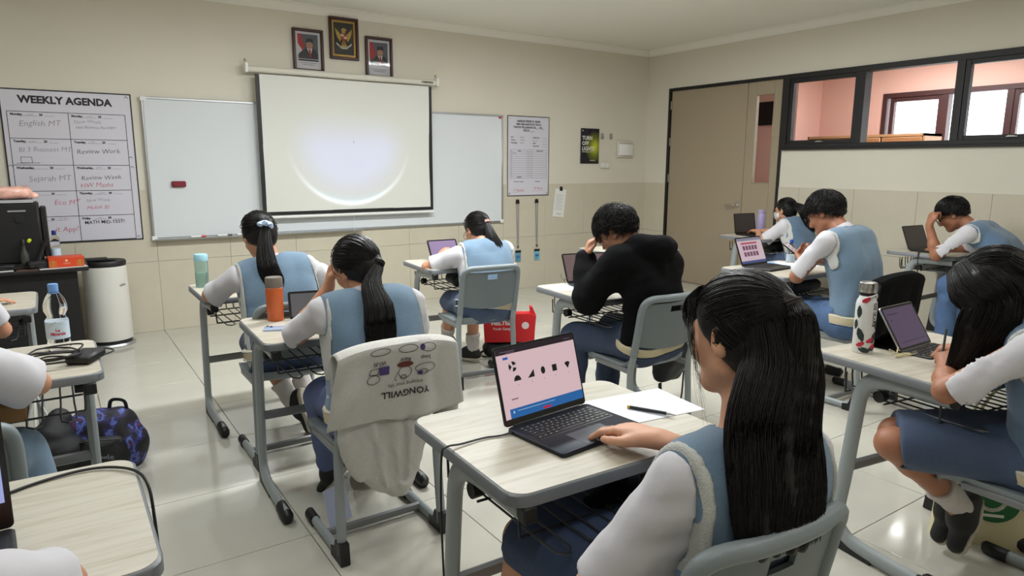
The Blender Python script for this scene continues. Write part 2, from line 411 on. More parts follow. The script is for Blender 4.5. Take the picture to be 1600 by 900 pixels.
def make_desk():
    t = thing('school_desk', 'x', 'desk')
    G().prism(rrect(DW, DD, .05, 6), DT-.030, DT-.0012, ins=.004).obj('edge_band', m_edge, t, angle=50)
    G().prism(rrect(DW-.014, DD-.014, .045, 6), DT-.004, DT).obj('tabletop', m_wood, t)
    pth = smooth_path([(-.245,.708), (-.12,.708), (-.02,.704), (.045,.685), (.078,.635), (.09,.55), (.11,.33), (.128,.17), (.125,.10), (.09,.058), (.03,.040), (-.10,.034), (-.29,.034)], 5)
    for s in (-1, 1):
        x = s*.305
        lg = G().tube([(x, p[0], p[1]) for p in pth], .030, 10, oval=.62, up=(0,0,1) if False else None).obj('leg', m_frame_l, t)
        G().prism([(.165,.002), (.15,.16), (.125,.17), (.105,.09), (.06,.05), (-.03,.045), (-.03,.002)], x-.014, x+.014, 'yzx').obj('foot_bracket', m_rub, lg)
        G().tube([(x,-.20,.031), (x,-.30,.030), (x,-.312,.026)], [.033,.033,.024], 10, oval=.75).obj('foot_cap', m_rub, lg)
        G().tube([(x-s*.012, .02, .635), (x-s*.045, .02, .635)], [.022,.02], 10).obj('knob', m_rub, lg)
        G().box((x, -.262, .706), (.036, .03, .040), .004).obj('end_block', m_rub, lg)
        G().span(x-.022, x+.022, -.255, .15, .725, .735, .002).obj('mounting_plate', m_frame, lg)
    G().tube([(-.30,.105,.335), (.30,.105,.335)], .021, 8, oval=.8).obj('crossbar', m_frame, t)
    g = G()
    for k in range(6):
        x = -.235+k*.094
        g.tube(smooth_path([(x-.02,.19,.70), (x-.02,.185,.63), (x-.02,.15,.615), (x-.02,-.10,.615), (x-.02,-.30,.618), (x+.02,-.30,.618), (x+.02,-.10,.615), (x+.02,.15,.615), (x+.02,.185,.63), (x+.02,.19,.70)], 2), .0032, 6)
    for y in (-.20, 0., .16): g.tube([(-.285,y,.612), (.285,y,.612)], .004, 6)
    for s in (-1, 1): g.tube(smooth_path([(s*.285,-.20,.612), (s*.288,-.2,.65), (s*.288,-.2,.69)], 2), .004, 6); g.tube([(s*.285,.16,.612), (s*.288,.16,.69)], .004, 6)
    g.obj('book_basket', m_wire, t)
    return t
desk0 = make_desk()
DESKS = {}
def desk(key, x, y, rz, label):
    """x, y: the middle of the table top"""
    d = desk0 if not DESKS else copy_tree(desk0)
    d.location = (x, y, 0); d.rotation_euler = (0, 0, math.radians(rz)); d['label'] = label; d['group'] = 'student desks'
    DESKS[key] = (x, y, math.radians(rz)); return d
def on_desk(key, u, v, z=DT):
    x, y, a = DESKS[key]; return (x+u*math.cos(a)-v*math.sin(a), y+u*math.sin(a)+v*math.cos(a), z)
desk('P1', .97, 4.03, 0, 'desk in the front left row with a pale blue water bottle on its corner')
desk('P2', 1.00, 2.93, -2, 'desk with an orange tumbler and a light blue phone on it')
desk('P9', 1.112, 1.365, -2, 'nearest desk, with the dark open laptop showing geometric shapes')
desk('P3', 2.44, 4.28, -5, 'front row desk of the girl on the grey chair before the whiteboard')
desk('P4', 2.64, 2.89, -4, 'desk of the student in the black hoodie with spectacles lying on it')
desk('E', 4.06, 4.22, 0, 'empty desk standing ahead of the student in the black hoodie')
desk('P6', 4.18, 2.81, 0, 'desk with the open laptop showing a pink page, before the boy holding a phone')
desk('P5', 6.01, 4.32, 0, 'desk nearest the door with a lilac bottle and a black laptop')
desk('P7', 6.18, 2.70, 0, 'desk below the window wall with a black laptop and hanging cable')
desk('P8', 2.70, 1.14, -8, 'desk on the right with the white flower-print bottle and tablet')
desk('A1', -.45, 4.27, 0, 'far left desk, cut by the frame, with a student hand on it')
desk('A2', -.25, 2.88, 0, 'left desk with the clear water bottle and tangled charger')
desk('A3', -.24, 1.52, 0, 'bottom left desk with a black cable running over its bare top')

def make_chair():
    t = thing('school_chair', 'x', 'chair')
    def seat(u, v):
        x = (u-.5)*.40; y = -.185+v*.385
        z = .445-.012*math.cos((u-.5)*math.pi)*(.6+.4*math.cos((v-.4)*3))+(.028*max(0, .12-v)/.12 if v < .12 else 0)-(.03*((v-.85)/.15)**2 if v > .85 else 0)
        return (x, y, z)
    n = 13; top = [seat(i/(n-1), j/(n-1)) for i in range(n) for j in range(n)]
    def rr(p):   # round the corners of the seat pan
        x, y, z = p; m = .05; ex = max(0, abs(x)-(.20-m)); ey = max(0, abs(y-.0075)-(.1925-m)); d = math.hypot(ex, ey)
        if ex > 0 and ey > 0 and d > m: k = m/d; x = math.copysign(.20-m+ex*k, x); y = .0075+math.copysign(.1925-m+ey*k, y-.0075)
        return (x, y, z)
    top = [rr(p) for p in top]; bot = [(x*.97, .0075+(y-.0075)*.97, z-.032) for x, y, z in top]; N = n*n
    f = []
    for i in range(n-1):
        for j in range(n-1):
            a = i*n+j; f.append((a, a+n, a+n+1, a+1)); f.append((N+a, N+a+1, N+a+n+1, N+a+n))
    ring = [i*n for i in range(n)]+[(n-1)*n+j for j in range(1, n)]+[i*n+n-1 for i in range(n-2, -1, -1)]+[j for j in range(n-2, 0, -1)]
    for k in range(len(ring)): a, b = ring[k], ring[(k+1) % len(ring)]; f.append((a, b, N+b, N+a))
    G().add(top+bot, f).obj('seat', m_seat, t, angle=55)
    # backrest panel with a hand slot
    def by(x, z): return -.232-(z-.56)*.20-.030*(1-(x/.19)**2)
    def bp(u, v): 
        x = (u-.5)*.37; z = .555+v*.225+(-.022*(1-(2*u-1)**2) if v < .3 else 0)*(1-v/.3)
        return (x, by(x, z), z)
    nu, nv = 21, 15
    slot = lambda i, j: 8 <= i <= 11 and 11 <= j <= 12
    A = [bp(i/(nu-1), j/(nv-1)) for i in range(nu) for j in range(nv)]; B = [(x, y+.012, z) for x, y, z in A]; N = nu*nv; f = []; cnt = {}
    for i in range(nu-1):
        for j in range(nv-1):
            if slot(i, j): continue
            a = i*nv+j; q = (a, a+nv, a+nv+1, a+1); f.append(q); f.append(tuple(N+k for k in q[::-1]))
            for k in range(4):
                e = tuple(sorted((q[k], q[(k+1) % 4]))); cnt[e] = cnt.get(e, 0)+1
    for (a, b), c in cnt.items():
        if c == 1: f.append((a, b, N+b, N+a))
    G().add(A+B, f).obj('backrest', m_back, t, angle=50)
    # shell border around the back and down into the uprights
    P = []
    for z in (.50, .58, .66, .74): P.append((-.197, by(.19, z)+.006, z))
    P += [(-.188, by(.18, .785)+.004, .783), (-.155, by(.155, .806), .804), (-.08, by(.08, .81)-.002, .808), (0, by(0, .81)-.002, .809)]
    P = P+[(-x, y, z) for x, y, z in P[-2::-1]]
    G().tube(smooth_path(P, 4), .019, 10, oval=1.0).obj('back_rim', m_seat, t)
    for s in (-1, 1):
        x = s*.197
        lg = G().tube(smooth_path([(x, by(.19,.56)+.004, .57), (x, -.212, .49), (x*1.01, -.196, .42), (x*1.03, -.205, .22), (x*1.05, -.218, .035)], 4), [.019]*17, 10, oval=.75).obj('leg', m_frame_l, t)
        sk = G().tube([(x*1.05, -.225, .026), (x*1.05, .14, .026)], .022, 10, oval=.75).obj('skid', m_frame_l, lg)
        G().tube([(x*1.05, .09, .026), (x*1.05, .165, .026), (x*1.05, .175, .024)], [.026,.026,.018], 10, oval=.8).obj('foot_cap', m_rub, lg)
        G().prism([(-.25,.002), (-.245,.085), (-.19,.085), (-.175,.045), (-.14,.04), (-.14,.002)], x*1.05-.018, x*1.05+.018, 'yzx').obj('rear_foot', m_rub, lg)
        G().span(x*.97-.012, x*.97+.012, -.2, .10, .40, .425, .004).obj('seat_bracket', m_frame, lg)
    G().tube([(-.2,-.03,.028), (.2,-.03,.028)], .018, 8, oval=.8).obj('crossbar', m_frame, t)
    return t
chair0 = make_chair(); CH = {}
def chair(key, x, y, rz, label):
    c = chair0 if not CH else copy_tree(chair0)
    c.location = (x, y, 0); c.rotation_euler = (0, 0, math.radians(rz)); c['label'] = label; c['group'] = 'student chairs'; CH[key] = (x, y, math.radians(rz)); return c
chair('P1', .93, 3.44, 0, 'grey chair under the girl with the pale blue scrunchie')
chair('P2', .98, 2.47, 0, 'chair with the grey printed sweatshirt hung over its back')
chair('P3', 2.345, 3.93, -6, 'grey chair under the girl beside the red bag')
chair('P4', 2.585, 2.605, -4, 'grey chair under the student in the black hoodie')
chair('P9', 1.055, .95, -4, 'nearest grey chair under the girl with long loose hair')
chair('P8', 2.62, .80, -3, 'grey chair on the right under the girl with bare knees')
chair('P6', 4.10, 2.28, 0, 'chair with the black jacket hung over its back')
chair('P5', 6.03, 3.82, 0, 'chair under the girl wearing a white face mask')
chair('P7', 6.02, 2.08, 0, 'chair under the boy resting his head on his hand')
chair('A1', -.47, 3.70, 0, 'chair at the far left desk')
chair('A2', -.33, 2.33, 0, 'chair at the left desk with the water bottle')
chair('A3', -.42, .95, 0, 'chair at the bottom left desk')
# ------------------------------------------------------------------ implicit-surface modeller for people and cloth
def V3(*a): return np.array(a if len(a) > 1 else a[0], float)
def unit(v): v = np.array(v, float); return v/(np.linalg.norm(v)+1e-12)
class Vol:
    FAR = .12
    def __init__(s, lo, hi, res):
        s.lo = np.array(lo, float); s.res = res; s.n = np.ceil((np.array(hi)-s.lo)/res).astype(int)+1
        s.ax = [(s.lo[i]+np.arange(s.n[i])*res).astype(np.float32) for i in range(3)]
        s.d = np.full(tuple(s.n), s.FAR, np.float32)
    def _sub(s, lo, hi):
        a = np.clip(np.floor((np.array(lo)-s.lo)/s.res).astype(int), 0, s.n-1); b = np.clip(np.ceil((np.array(hi)-s.lo)/s.res).astype(int)+1, 1, s.n)
        if np.any(b <= a): return None
        sl = tuple(slice(a[i], b[i]) for i in range(3))
        return sl, s.ax[0][sl[0]][:, None, None], s.ax[1][sl[1]][None, :, None], s.ax[2][sl[2]][None, None, :]
    def put(s, lo, hi, fn, k=.02, op='u'):
        m = k+.025 if op == 'u' else .01
        r = s._sub(np.array(lo)-m, np.array(hi)+m)
        if r is None: return s
        sl, X, Y, Z = r; b = fn(X, Y, Z).astype(np.float32); a = s.d[sl]
        if op == 'u':
            h = np.maximum(k-np.abs(a-b), 0)/k; s.d[sl] = np.minimum(a, b)-h*h*k*.25
        else:
            b = -b; h = np.maximum(k-np.abs(a-b), 0)/k; s.d[sl] = np.maximum(a, b)+h*h*k*.25
        return s
    def cone(s, a, b, ra, rb, k=.02, flat=None, op='u'):
        """capsule with two radii; flat=(direction, factor) squashes it"""
        a = V3(a); b = V3(b); ba = b-a; bb = max(ba@ba, 1e-9); R = max(ra, rb)
        if flat: fd = unit(flat[0]); q = flat[1]
        def fn(X, Y, Z):
            x, y, z = X-a[0], Y-a[1], Z-a[2]
            t = np.clip((x*ba[0]+y*ba[1]+z*ba[2])/bb, 0, 1)
            x = x-t*ba[0]; y = y-t*ba[1]; z = z-t*ba[2]
            if flat:
                e = (x*fd[0]+y*fd[1]+z*fd[2])*(1/q-1); x = x+e*fd[0]; y = y+e*fd[1]; z = z+e*fd[2]
                return (np.sqrt(x*x+y*y+z*z)-(ra+(rb-ra)*t))*min(1, q)
            return np.sqrt(x*x+y*y+z*z)-(ra+(rb-ra)*t)
        rr = R*(max(1, flat[1]) if flat else 1)
        return s.put(np.minimum(a, b)-rr, np.maximum(a, b)+rr, fn, k, op)
    def ell(s, c, A, r, k=.02, op='u'):
        """ellipsoid; the rows of A are its axes"""
        c = V3(c); A = np.array(A, float); r = np.array(r, float)
        def fn(X, Y, Z):
            x, y, z = X-c[0], Y-c[1], Z-c[2]
            u = [(x*A[i, 0]+y*A[i, 1]+z*A[i, 2])/r[i] for i in range(3)]
            k0 = np.sqrt(u[0]**2+u[1]**2+u[2]**2); k1 = np.sqrt((u[0]/r[0])**2+(u[1]/r[1])**2+(u[2]/r[2])**2)
            return k0*(k0-1)/np.maximum(k1, 1e-6)
        m = np.sqrt(((A*r[:, None])**2).sum(0))
        return s.put(c-m, c+m, fn, k, op)
    def plane(s, p, n, k=.004):
        """keep the side the normal points away from"""
        n = unit(n); p = V3(p)
        b = (s.ax[0][:, None, None]-p[0])*n[0]+(s.ax[1][None, :, None]-p[1])*n[1]+(s.ax[2][None, None, :]-p[2])*n[2]
        h = np.maximum(k-np.abs(s.d-b), 0)/k; s.d = (np.maximum(s.d, b)+h*h*k*.25).astype(np.float32); return s
    def copy(s):
        o = Vol.__new__(Vol); o.lo = s.lo; o.res = s.res; o.n = s.n; o.ax = s.ax; o.d = s.d.copy(); return o
    def fold(s, amp, f=18., seed=0, dirn=None):
        """soft creases"""
        idx = np.nonzero(np.abs(s.d) < .035); P = np.stack([s.ax[i][idx[i]] for i in range(3)], 1).astype(float)
        r = np.random.default_rng(seed); w = np.zeros(len(P))
        for k in range(5):
            a = unit(r.normal(size=3)); 
            if dirn is not None: a = unit(a-unit(dirn)*(a@unit(dirn))*.75)
            b = unit(r.normal(size=3)); ff = f*(1+.7*k)
            w += np.sin(P@a*ff+2.2*np.sin(P@b*ff*.45+r.uniform(0, 6))+r.uniform(0, 6))/(1+.6*k)
        s.d[idx] += (amp*w).astype(np.float32); return s
    def surf(s):
        d = s.d; i = d < 0
        if not i.any(): return np.zeros((0, 3)), np.zeros((0, 4), int)
        nx, ny, nz = d.shape
        c = np.zeros((nx-1, ny-1, nz-1), np.int8)
        for a in (0, 1):
            for b in (0, 1):
                for e in (0, 1): c += i[a:nx-1+a, b:ny-1+b, e:nz-1+e]
        act = (c > 0) & (c < 8); I = np.stack(np.nonzero(act), 1); idm = np.full(act.shape, -1, np.int32); idm[act] = np.arange(len(I))
        S = np.zeros((len(I), 3)); N = np.zeros(len(I))
        cor = [(a, b, e) for a in (0, 1) for b in (0, 1) for e in (0, 1)]
        val = {q: d[I[:, 0]+q[0], I[:, 1]+q[1], I[:, 2]+q[2]] for q in cor}
        for q in cor:
            for axn in range(3):
                if q[axn]: continue
                p = list(q); p[axn] = 1; p = tuple(p); v0, v1 = val[q], val[p]; m = (v0 < 0) != (v1 < 0)
                t = np.where(m, v0/np.where(m, v0-v1, 1), 0)
                o = np.tile(np.array(q, float), (len(I), 1)); o[:, axn] += t
                S[m] += o[m]; N[m] += 1
        Vv = s.lo+(I+S/N[:, None])*s.res
        F = []
        for axn in range(3):
            u, w = [(1, 2), (2, 0), (0, 1)][axn]
            sl0 = [slice(None)]*3; sl1 = [slice(None)]*3; sl0[axn] = slice(0, d.shape[axn]-1); sl1[axn] = slice(1, d.shape[axn])
            A, B = i[tuple(sl0)], i[tuple(sl1)]
            E = np.stack(np.nonzero(A != B), 1); ok = (E[:, u] > 0) & (E[:, w] > 0) & (E[:, u] < d.shape[u]-1) & (E[:, w] < d.shape[w]-1); E = E[ok]
            s0 = A[E[:, 0], E[:, 1], E[:, 2]]
            def cell(du, dw):
                q = E.copy(); q[:, u] += du; q[:, w] += dw; return idm[q[:, 0], q[:, 1], q[:, 2]]
            q = np.stack([cell(-1,-1), cell(0,-1), cell(0,0), cell(-1,0)], 1)
            q[~s0] = q[~s0][:, ::-1]; F.append(q)
        return Vv, np.concatenate(F)
    def obj(s, name, m, parent, smooth=1):
        v, f = s.surf()
        if smooth and len(v):
            for _ in range(smooth):
                acc = np.zeros_like(v); cn = np.zeros(len(v))
                for a, b in ((0,1), (1,2), (2,3), (3,0)):
                    np.add.at(acc, f[:, a], v[f[:, b]]); np.add.at(acc, f[:, b], v[f[:, a]]); np.add.at(cn, f[:, a], 1); np.add.at(cn, f[:, b], 1)
                v = v*.5+.5*acc/cn[:, None]
        return np_obj(name, v, f, m, parent)
def np_obj(name, v, f, m, parent):
    me = bpy.data.meshes.new(name); f = np.asarray(f); k = f.shape[1]
    me.vertices.add(len(v)); me.vertices.foreach_set('co', np.asarray(v, np.float32).ravel())
    me.loops.add(f.size); me.loops.foreach_set('vertex_index', f.astype(np.int32).ravel())
    me.polygons.add(len(f)); me.polygons.foreach_set('loop_start', np.arange(0, f.size, k, dtype=np.int32))
    me.update(calc_edges=True); me.shade_smooth(); me.materials.append(m)
    return new_obj(name, me, parent)
def strand_arrays(paths, rad):
    """(N,P,3) polylines -> three-sided hair tubes"""
    P = np.asarray(paths); N, M, _ = P.shape
    T = np.empty_like(P); T[:, 1:-1] = P[:, 2:]-P[:, :-2]; T[:, 0] = P[:, 1]-P[:, 0]; T[:, -1] = P[:, -1]-P[:, -2]
    T /= np.linalg.norm(T, axis=2, keepdims=True)+1e-9
    a = np.where(np.abs(T[:, :, 2:3]) < .9, np.array([0,0,1.]), np.array([1.,0,0])); n1 = np.cross(T, a); n1 /= np.linalg.norm(n1, axis=2, keepdims=True)+1e-9; n2 = np.cross(T, n1)
    rad = np.broadcast_to(np.asarray(rad, float), (N, M))[:, :, None]
    v = np.stack([P+(n1*math.cos(t)+n2*math.sin(t))*rad for t in (0, 2.094, 4.189)], 2).reshape(-1, 3)
    base = (np.arange(N)[:, None]*M+np.arange(M-1)[None, :])*3
    f = []
    for k in range(3):
        l = (k+1) % 3; f.append(np.stack([base+k, base+l, base+3+l, base+3+k], 2).reshape(-1, 4))
    return v, np.concatenate(f)

m_skin = mat('skin', (196,142,112), .5, sss=.25, var=.04, vscale=30, bump=.05, bscale=400)
m_skin_d = mat('skin_tan', (166,112,84), .5, sss=.2, var=.04, vscale=30, bump=.05, bscale=400)
m_skin_l = mat('skin_fair', (210,158,128), .5, sss=.25, var=.04, vscale=30, bump=.05, bscale=400)
def hair_mat():
    m = bpy.data.materials.new('black_hair'); m.use_nodes = True; b = m.node_tree.nodes['Principled BSDF']
    b.inputs['Base Color'].default_value = (.0085, .007, .0065, 1); b.inputs['Roughness'].default_value = .42; b.inputs['Specular IOR Level'].default_value = .28
    return m
m_hair = hair_mat(); m_hair_s = m_hair.copy(); m_hair_s.name = 'black_hair_strand'; m_hair_s.node_tree.nodes['Principled BSDF'].inputs['Roughness'].default_value = .36; m_hair_s.node_tree.nodes['Principled BSDF'].inputs['Specular IOR Level'].default_value = .30
m_shirt = mat('white_cotton', (202,200,205), .85, bump=.12, bscale=500, sheen=.2)
m_vest = mat('blue_grey_knit_vest', (107,132,154), .9, bump=.5, bscale=420, var=.06, vscale=120, sheen=.25)
m_vest2 = mat('slate_blue_vest', (92,118,145), .9, bump=.5, bscale=420, var=.06, vscale=120, sheen=.25)
m_denim = mat('slate_blue_drill', (66,81,108), .85, bump=.3, bscale=500, var=.07, vscale=60, sheen=.1)
m_denim_l = mat('blue_drill_trousers', (78,104,142), .85, bump=.3, bscale=500, var=.07, vscale=60)
m_band = mat('cream_knit_band', (205,192,160), .85, bump=.4, bscale=500)
m_trim = mat('white_ribbed_trim', (192,193,188), .85, bump=.8, bscale=260)
m_sock = mat('white_sock', (206,198,194), .9, bump=.4, bscale=400)
m_shoe = mat('black_shoe', (22,21,22), .6, bump=.2, bscale=300)
m_sole = mat('pale_sole', (186,178,160), .6)
m_hood = mat('black_fleece', (12,12,14), .95, bump=.2, bscale=500, spec=.15)
m_eye = mat('dark_eye', (20,14,12), .15)

def hand(v, W, dirn, palm, side, pose, s=1.):
    """palm faces `palm`; side=+1 right hand, -1 left hand"""
    d = unit(dirn); n = unit(V3(palm)-d*(V3(palm)@d)); t = np.cross(d, n)*side
    # for a right hand with the palm down and the fingers forward the thumb points left
    c = {'flat': (8, 14, 10), 'type': (16, 24, 16), 'relax': (24, 36, 22), 'fist': (68, 82, 50), 'pen': (42, 58, 30), 'grip': (34, 52, 30)}[pose]
    W = V3(W); K = W+d*.088*s
    lens = [(.042,.026,.021), (.046,.029,.022), (.043,.027,.021), (.034,.021,.018)]
    for i in range(4):
        off = (.030-.0195*i)*s
        kn = K+t*off+d*(-.004*abs(i-1)*s)-n*.002
        v.cone(W+t*off*.55, kn, .0135*s, .0105*s, .014, (n, .9))
        p = kn; ang = 0.; sp = math.radians((1.5-i)*4)
        for j in range(3):
            ang += math.radians(c[j]*(1+.06*i)); dd = d*math.cos(ang)+n*math.sin(ang); dd = unit(dd+t*math.sin(sp)*(.8 if pose != 'fist' else .2))
            q = p+dd*lens[i][j]*s; r0 = (.0092-.0008*j-(.0012 if i == 3 else 0))*s
            v.cone(p, q, r0, r0-.0008*s, .0045 if j == 0 else .003); p = q
    v.cone(W+t*.006-d*.02*s, W+d*.055*s, .022*s, .027*s, .02, (n, .55))
    b = W+t*.020*s+d*.02*s; e1 = b+unit(t*.75+d*.75+n*.25)*.042*s; fl = {'fist': .9, 'pen': .8, 'grip': .8}.get(pose, .35)
    e2 = e1+unit(d*.9+t*.35*(1-fl)-t*fl*.35+n*fl*.4)*.032*s; e3 = e2+unit(d*.95-t*fl*.5+n*fl*.4)*.025*s
    v.cone(W+t*.012*s, e1, .015*s, .012*s, .012); v.cone(e1, e2, .0112*s, .0100*s, .004); v.cone(e2, e3, .0100*s, .0082*s, .003)
def ik(a, tgt, hint, l1, l2):
    a = V3(a); t = V3(tgt); d = t-a; D = np.linalg.norm(d); 
    if D > (l1+l2)*.995: t = a+d/D*(l1+l2)*.995; d = t-a; D = np.linalg.norm(d)
    x = (l1*l1-l2*l2+D*D)/(2*D); h = math.sqrt(max(l1*l1-x*x, 0)); u = d/D; w = V3(hint)-a; w = unit(w-u*(w@u))
    return a+u*x+w*h, t
def rotm(yaw, pitch, roll):
    """rows: right, forward, up of a head that faces +y at zero"""
    M = np.array(Matrix.Rotation(math.radians(yaw), 3, 'Z') @ Matrix.Rotation(math.radians(-pitch), 3, 'X') @ Matrix.Rotation(math.radians(roll), 3, 'Y'))
    return M.T
PEOPLE = {}
def person(key, label, hip, neck, head, yaw, hrot, armL, armR, legL, legR, s=1., skin=m_skin, outfit='skirt', top='vest', res=.006, hunch=.05, sleeve=.80, shw=.165, shtilt=0., hair=None,
           vest=m_vest, bottom=m_denim, glasses=False, mask=False, shoes=True, skip=(), sleeve_r=.070, hem=.92, sock=True, hunch_side=0., trimw=.012):
    root = thing('person', label, 'person', (hip[0], hip[1], 0)); root.location = (0, 0, 0)
    hs = sum(ord(c)*7 for c in key); hip, neck, head = V3(hip), V3(neck), V3(head); y = math.radians(yaw)
    F = V3(-math.sin(y), math.cos(y), 0); Rt = V3(math.cos(y), math.sin(y), 0); U = V3(0, 0, 1.)
    ax = unit(neck-hip); back = unit(-F+ax*(F@ax))
    mid = (hip+neck)/2+back*hunch
    sp = lambda t: hip*(1-t)**2+2*mid*t*(1-t)+neck*t*t
    spd = lambda t: unit(2*(mid-hip)*(1-t)+2*(neck-mid)*t)
    Rs = unit(Rt+U*math.sin(math.radians(shtilt)))
    top_d = spd(.95)
    shL, shR = neck-top_d*.045*s-Rs*shw*s, neck-top_d*.045*s+Rs*shw*s
    H = rotm(*hrot)                                       # head axes
    hd = lambda x, yy, z: head+s*(H[0]*x+H[1]*yy+H[2]*z)
    J = {}
    for nm, sh, a in (('L', shL, armL), ('R', shR, armR)): J[nm] = ik(sh, a['w'], a['e'], .270*s, .235*s)
    hipL, hipR = hip-Rt*.085*s+F*.02, hip+Rt*.085*s+F*.02
    K = {}
    for nm, hp, l in (('L', hipL, legL), ('R', hipR, legR)):
        kn, an = V3(l[0]), V3(l[1]); kn = hp+unit(kn-hp)*min(np.linalg.norm(kn-hp), .44*s); an = kn+unit(an-kn)*min(np.linalg.norm(an-kn), .42*s); K[nm] = (hp, kn, an)
    allp = np.array([hip, neck, head, shL, shR]+[p for q in J.values() for p in q]+[p for q in K.values() for p in q])
    lo = allp.min(0)-.20; hi = allp.max(0)+.20; lo[2] = max(lo[2], .0)
    # ---- body: one continuous skin surface
    b = Vol(lo, hi, res)
    def torso(v, e, k=.09):
        for t, hl, r in ((0., .080, .112), (.3, .062, .100), (.6, .080, .105), (.86, .098, .082)):
            c = sp(t); R_ = unit(Rt*(1-t)+Rs*t); v.cone(c-R_*hl*s, c+R_*hl*s, r*s+e, r*s+e, k, (np.cross(R_, spd(t)), .86))
        for sh in (shL, shR): v.cone(sp(.9), sh-top_d*.01, .062*s+e, .050*s+e, .05)
        return v
    torso(b, -.016)
    for nm, sd in (('L', -1), ('R', 1)):
        sh = shL if nm == 'L' else shR; el, wr = J[nm]; a = armL if nm == 'L' else armR
        b.cone(sh, el, .047*s, .037*s, .03); b.cone(el, el+(wr-el)*.35, .038*s, .037*s, .02); b.cone(el+(wr-el)*.35, wr, .037*s, .0235*s, .02)
        if 'd' in a: hand(b, wr, a['d'], a['n'], sd, a.get('p', 'relax'), s*a.get('hs', .98))
        hp, kn, an = K[nm]
        b.cone(hp, kn, .075*s, .055*s, .03); b.cone(kn, kn+(an-kn)*.3, .054*s, .050*s, .02); b.cone(kn+(an-kn)*.3, an, .050*s, .034*s, .02)
        b.cone(an, an+V3(0,0,-.03), .034*s, .034*s, .02)
    b.cone(neck-top_d*.03, hd(0, -.022, -.055), .054*s, .050*s, .03)
    A = H
    b.ell(hd(0, -.012, .028), A, (.073*s, .092*s, .086*s), .03); b.ell(hd(0, .026, -.028), A, (.061*s, .064*s, .084*s), .03)
    b.cone(hd(-.045, .005, -.055), hd(-.014, .066, -.088), .024*s, .020*s, .025); b.cone(hd(.045, .005, -.055), hd(.014, .066, -.088), .024*s, .020*s, .025); b.cone(hd(-.01, .074, -.088), hd(.01, .074, -.088), .018*s, .018*s, .02)
    b.cone(hd(-.032, .076, .022), hd(.032, .076, .022), .012*s, .012*s, .02)
    for sx in (-1, 1):
        b.cone(hd(sx*.030, .094, .002), hd(sx*.030, .104, .002), .012*s, .012*s, .012, op='s')
        b.ell(hd(sx*.038, .062, -.022), A, (.022*s, .022*s, .022*s), .025)
        ea = np.array([H[0]*math.cos(.35)-sx*H[1]*-math.sin(.35)*1., H[1], H[2]]); ea[0] = unit(H[0]-sx*H[1]*.45*-1*-1); ea[1] = unit(H[1]-ea[0]*(H[1]@ea[0])); ea[2] = np.cross(ea[0], ea[1])
        b.ell(hd(sx*.079, -.010, -.002), ea, (.009*s, .020*s, .033*s), .010); b.ell(hd(sx*.089, -.004, .002), ea, (.007*s, .010*s, .019*s), .006, op='s')
    b.cone(hd(0, .092, .006), hd(0, .111, -.030), .0075*s, .0105*s, .012); b.cone(hd(-.010, .098, -.034), hd(.010, .098, -.034), .0085*s, .0085*s, .010)
    b.cone(hd(-.016, .084, -.056), hd(.016, .084, -.056), .0075*s, .0075*s, .008); b.cone(hd(-.013, .083, -.066), hd(.013, .083, -.066), .0078*s, .0078*s, .006)
    b.cone(hd(-.020, .0945, -.0612), hd(.020, .0945, -.0612), .002*s, .002*s, .004, op='s')
    b.obj('body', skin, root)
    if not mask or True:
        for sx in (-1, 1): G().ball(hd(sx*.030, .083, .002), .0115*s, 10).obj('eye', m_eye, root)
    # ---- shirt / hoodie
    tb = Vol(lo, hi, max(res, .007)); torso(tb, 0.)
    def add_sleeve(v, nm, frac, r0, r1, e=0., fore=None, cuff=None):
        sh = shL if nm == 'L' else shR; el, wr = J[nm]; u = unit(el-sh); hp = sh+(el-sh)*frac
        if fore is None:
            t = v.copy(); t.d[:] = Vol.FAR
            drop = V3(0, 0, -.012)
            t.cone(sh+drop*.2, hp+drop+u*.02, r0+e, r1+e, .02); t.plane(hp, u, .006)
            if res < .0062: inn = v.copy(); inn.d[:] = Vol.FAR; inn.cone(hp-u*.012+drop, hp+drop+u*.06, r1-.022, r1-.018, .01); t.d = np.maximum(t.d, -inn.d)
            h = np.maximum(.05-np.abs(v.d-t.d), 0)/.05; v.d = np.minimum(v.d, t.d)-h*h*.05*.25
        else:
            v.cone(sh, el, r0+e, r1+e, .05); v.cone(el, el+(wr-el)*.55, r1+e, r1*.86+e, .04); v.cone(el+(wr-el)*.55, el+(wr-el)*fore, r1*.86+e, r1*.74+e, .03)
    sv = tb.copy(); sv.d += .004
    long = top == 'hoodie'
    for nm in ('L', 'R'):
        if long: add_sleeve(sv, nm, 1., .068*s, .060*s, 0., .93)
        else: add_sleeve(sv, nm, sleeve, .054*s, sleeve_r*s)
    nk0 = neck-top_d*.02; nkv = Vol(lo, hi, max(res, .007)); nkv.cone(nk0-unit(hd(0, -.022, -.055)-nk0)*.03, nk0+unit(hd(0, -.022, -.055)-nk0)*.14, .067*s, .067*s, .02); na = unit(hd(0, -.022, -.055)-nk0)
    sv.plane(hip-ax*.03 if not long else sp(.06), -ax, .01)
    if long:
        sv.d -= .012
        for q in range(9):                               # hood lying on the shoulders
            a = math.pi*(1.08+q/8*.84+1); 
        hc = neck+back*.060+U*.03
        pts = [neck-Rs*.085*s+F*.03, hc-Rs*.095*s+back*.02, hc-Rs*.05*s+back*.07, hc+back*.085, hc+Rs*.05*s+back*.07, hc+Rs*.095*s+back*.02, neck+Rs*.085*s+F*.03]
        for p, q in zip(pts[:-1], pts[1:]): sv.cone(p, q, .050*s, .050*s, .03)
        sv.cone(hc+back*.05-U*.02, hc+back*.045-ax*.11, .06*s, .03*s, .04)
        sv.fold(.0035, 20, 3, dirn=None)
        ho_ = sv.obj('hoodie', m_hood, root)
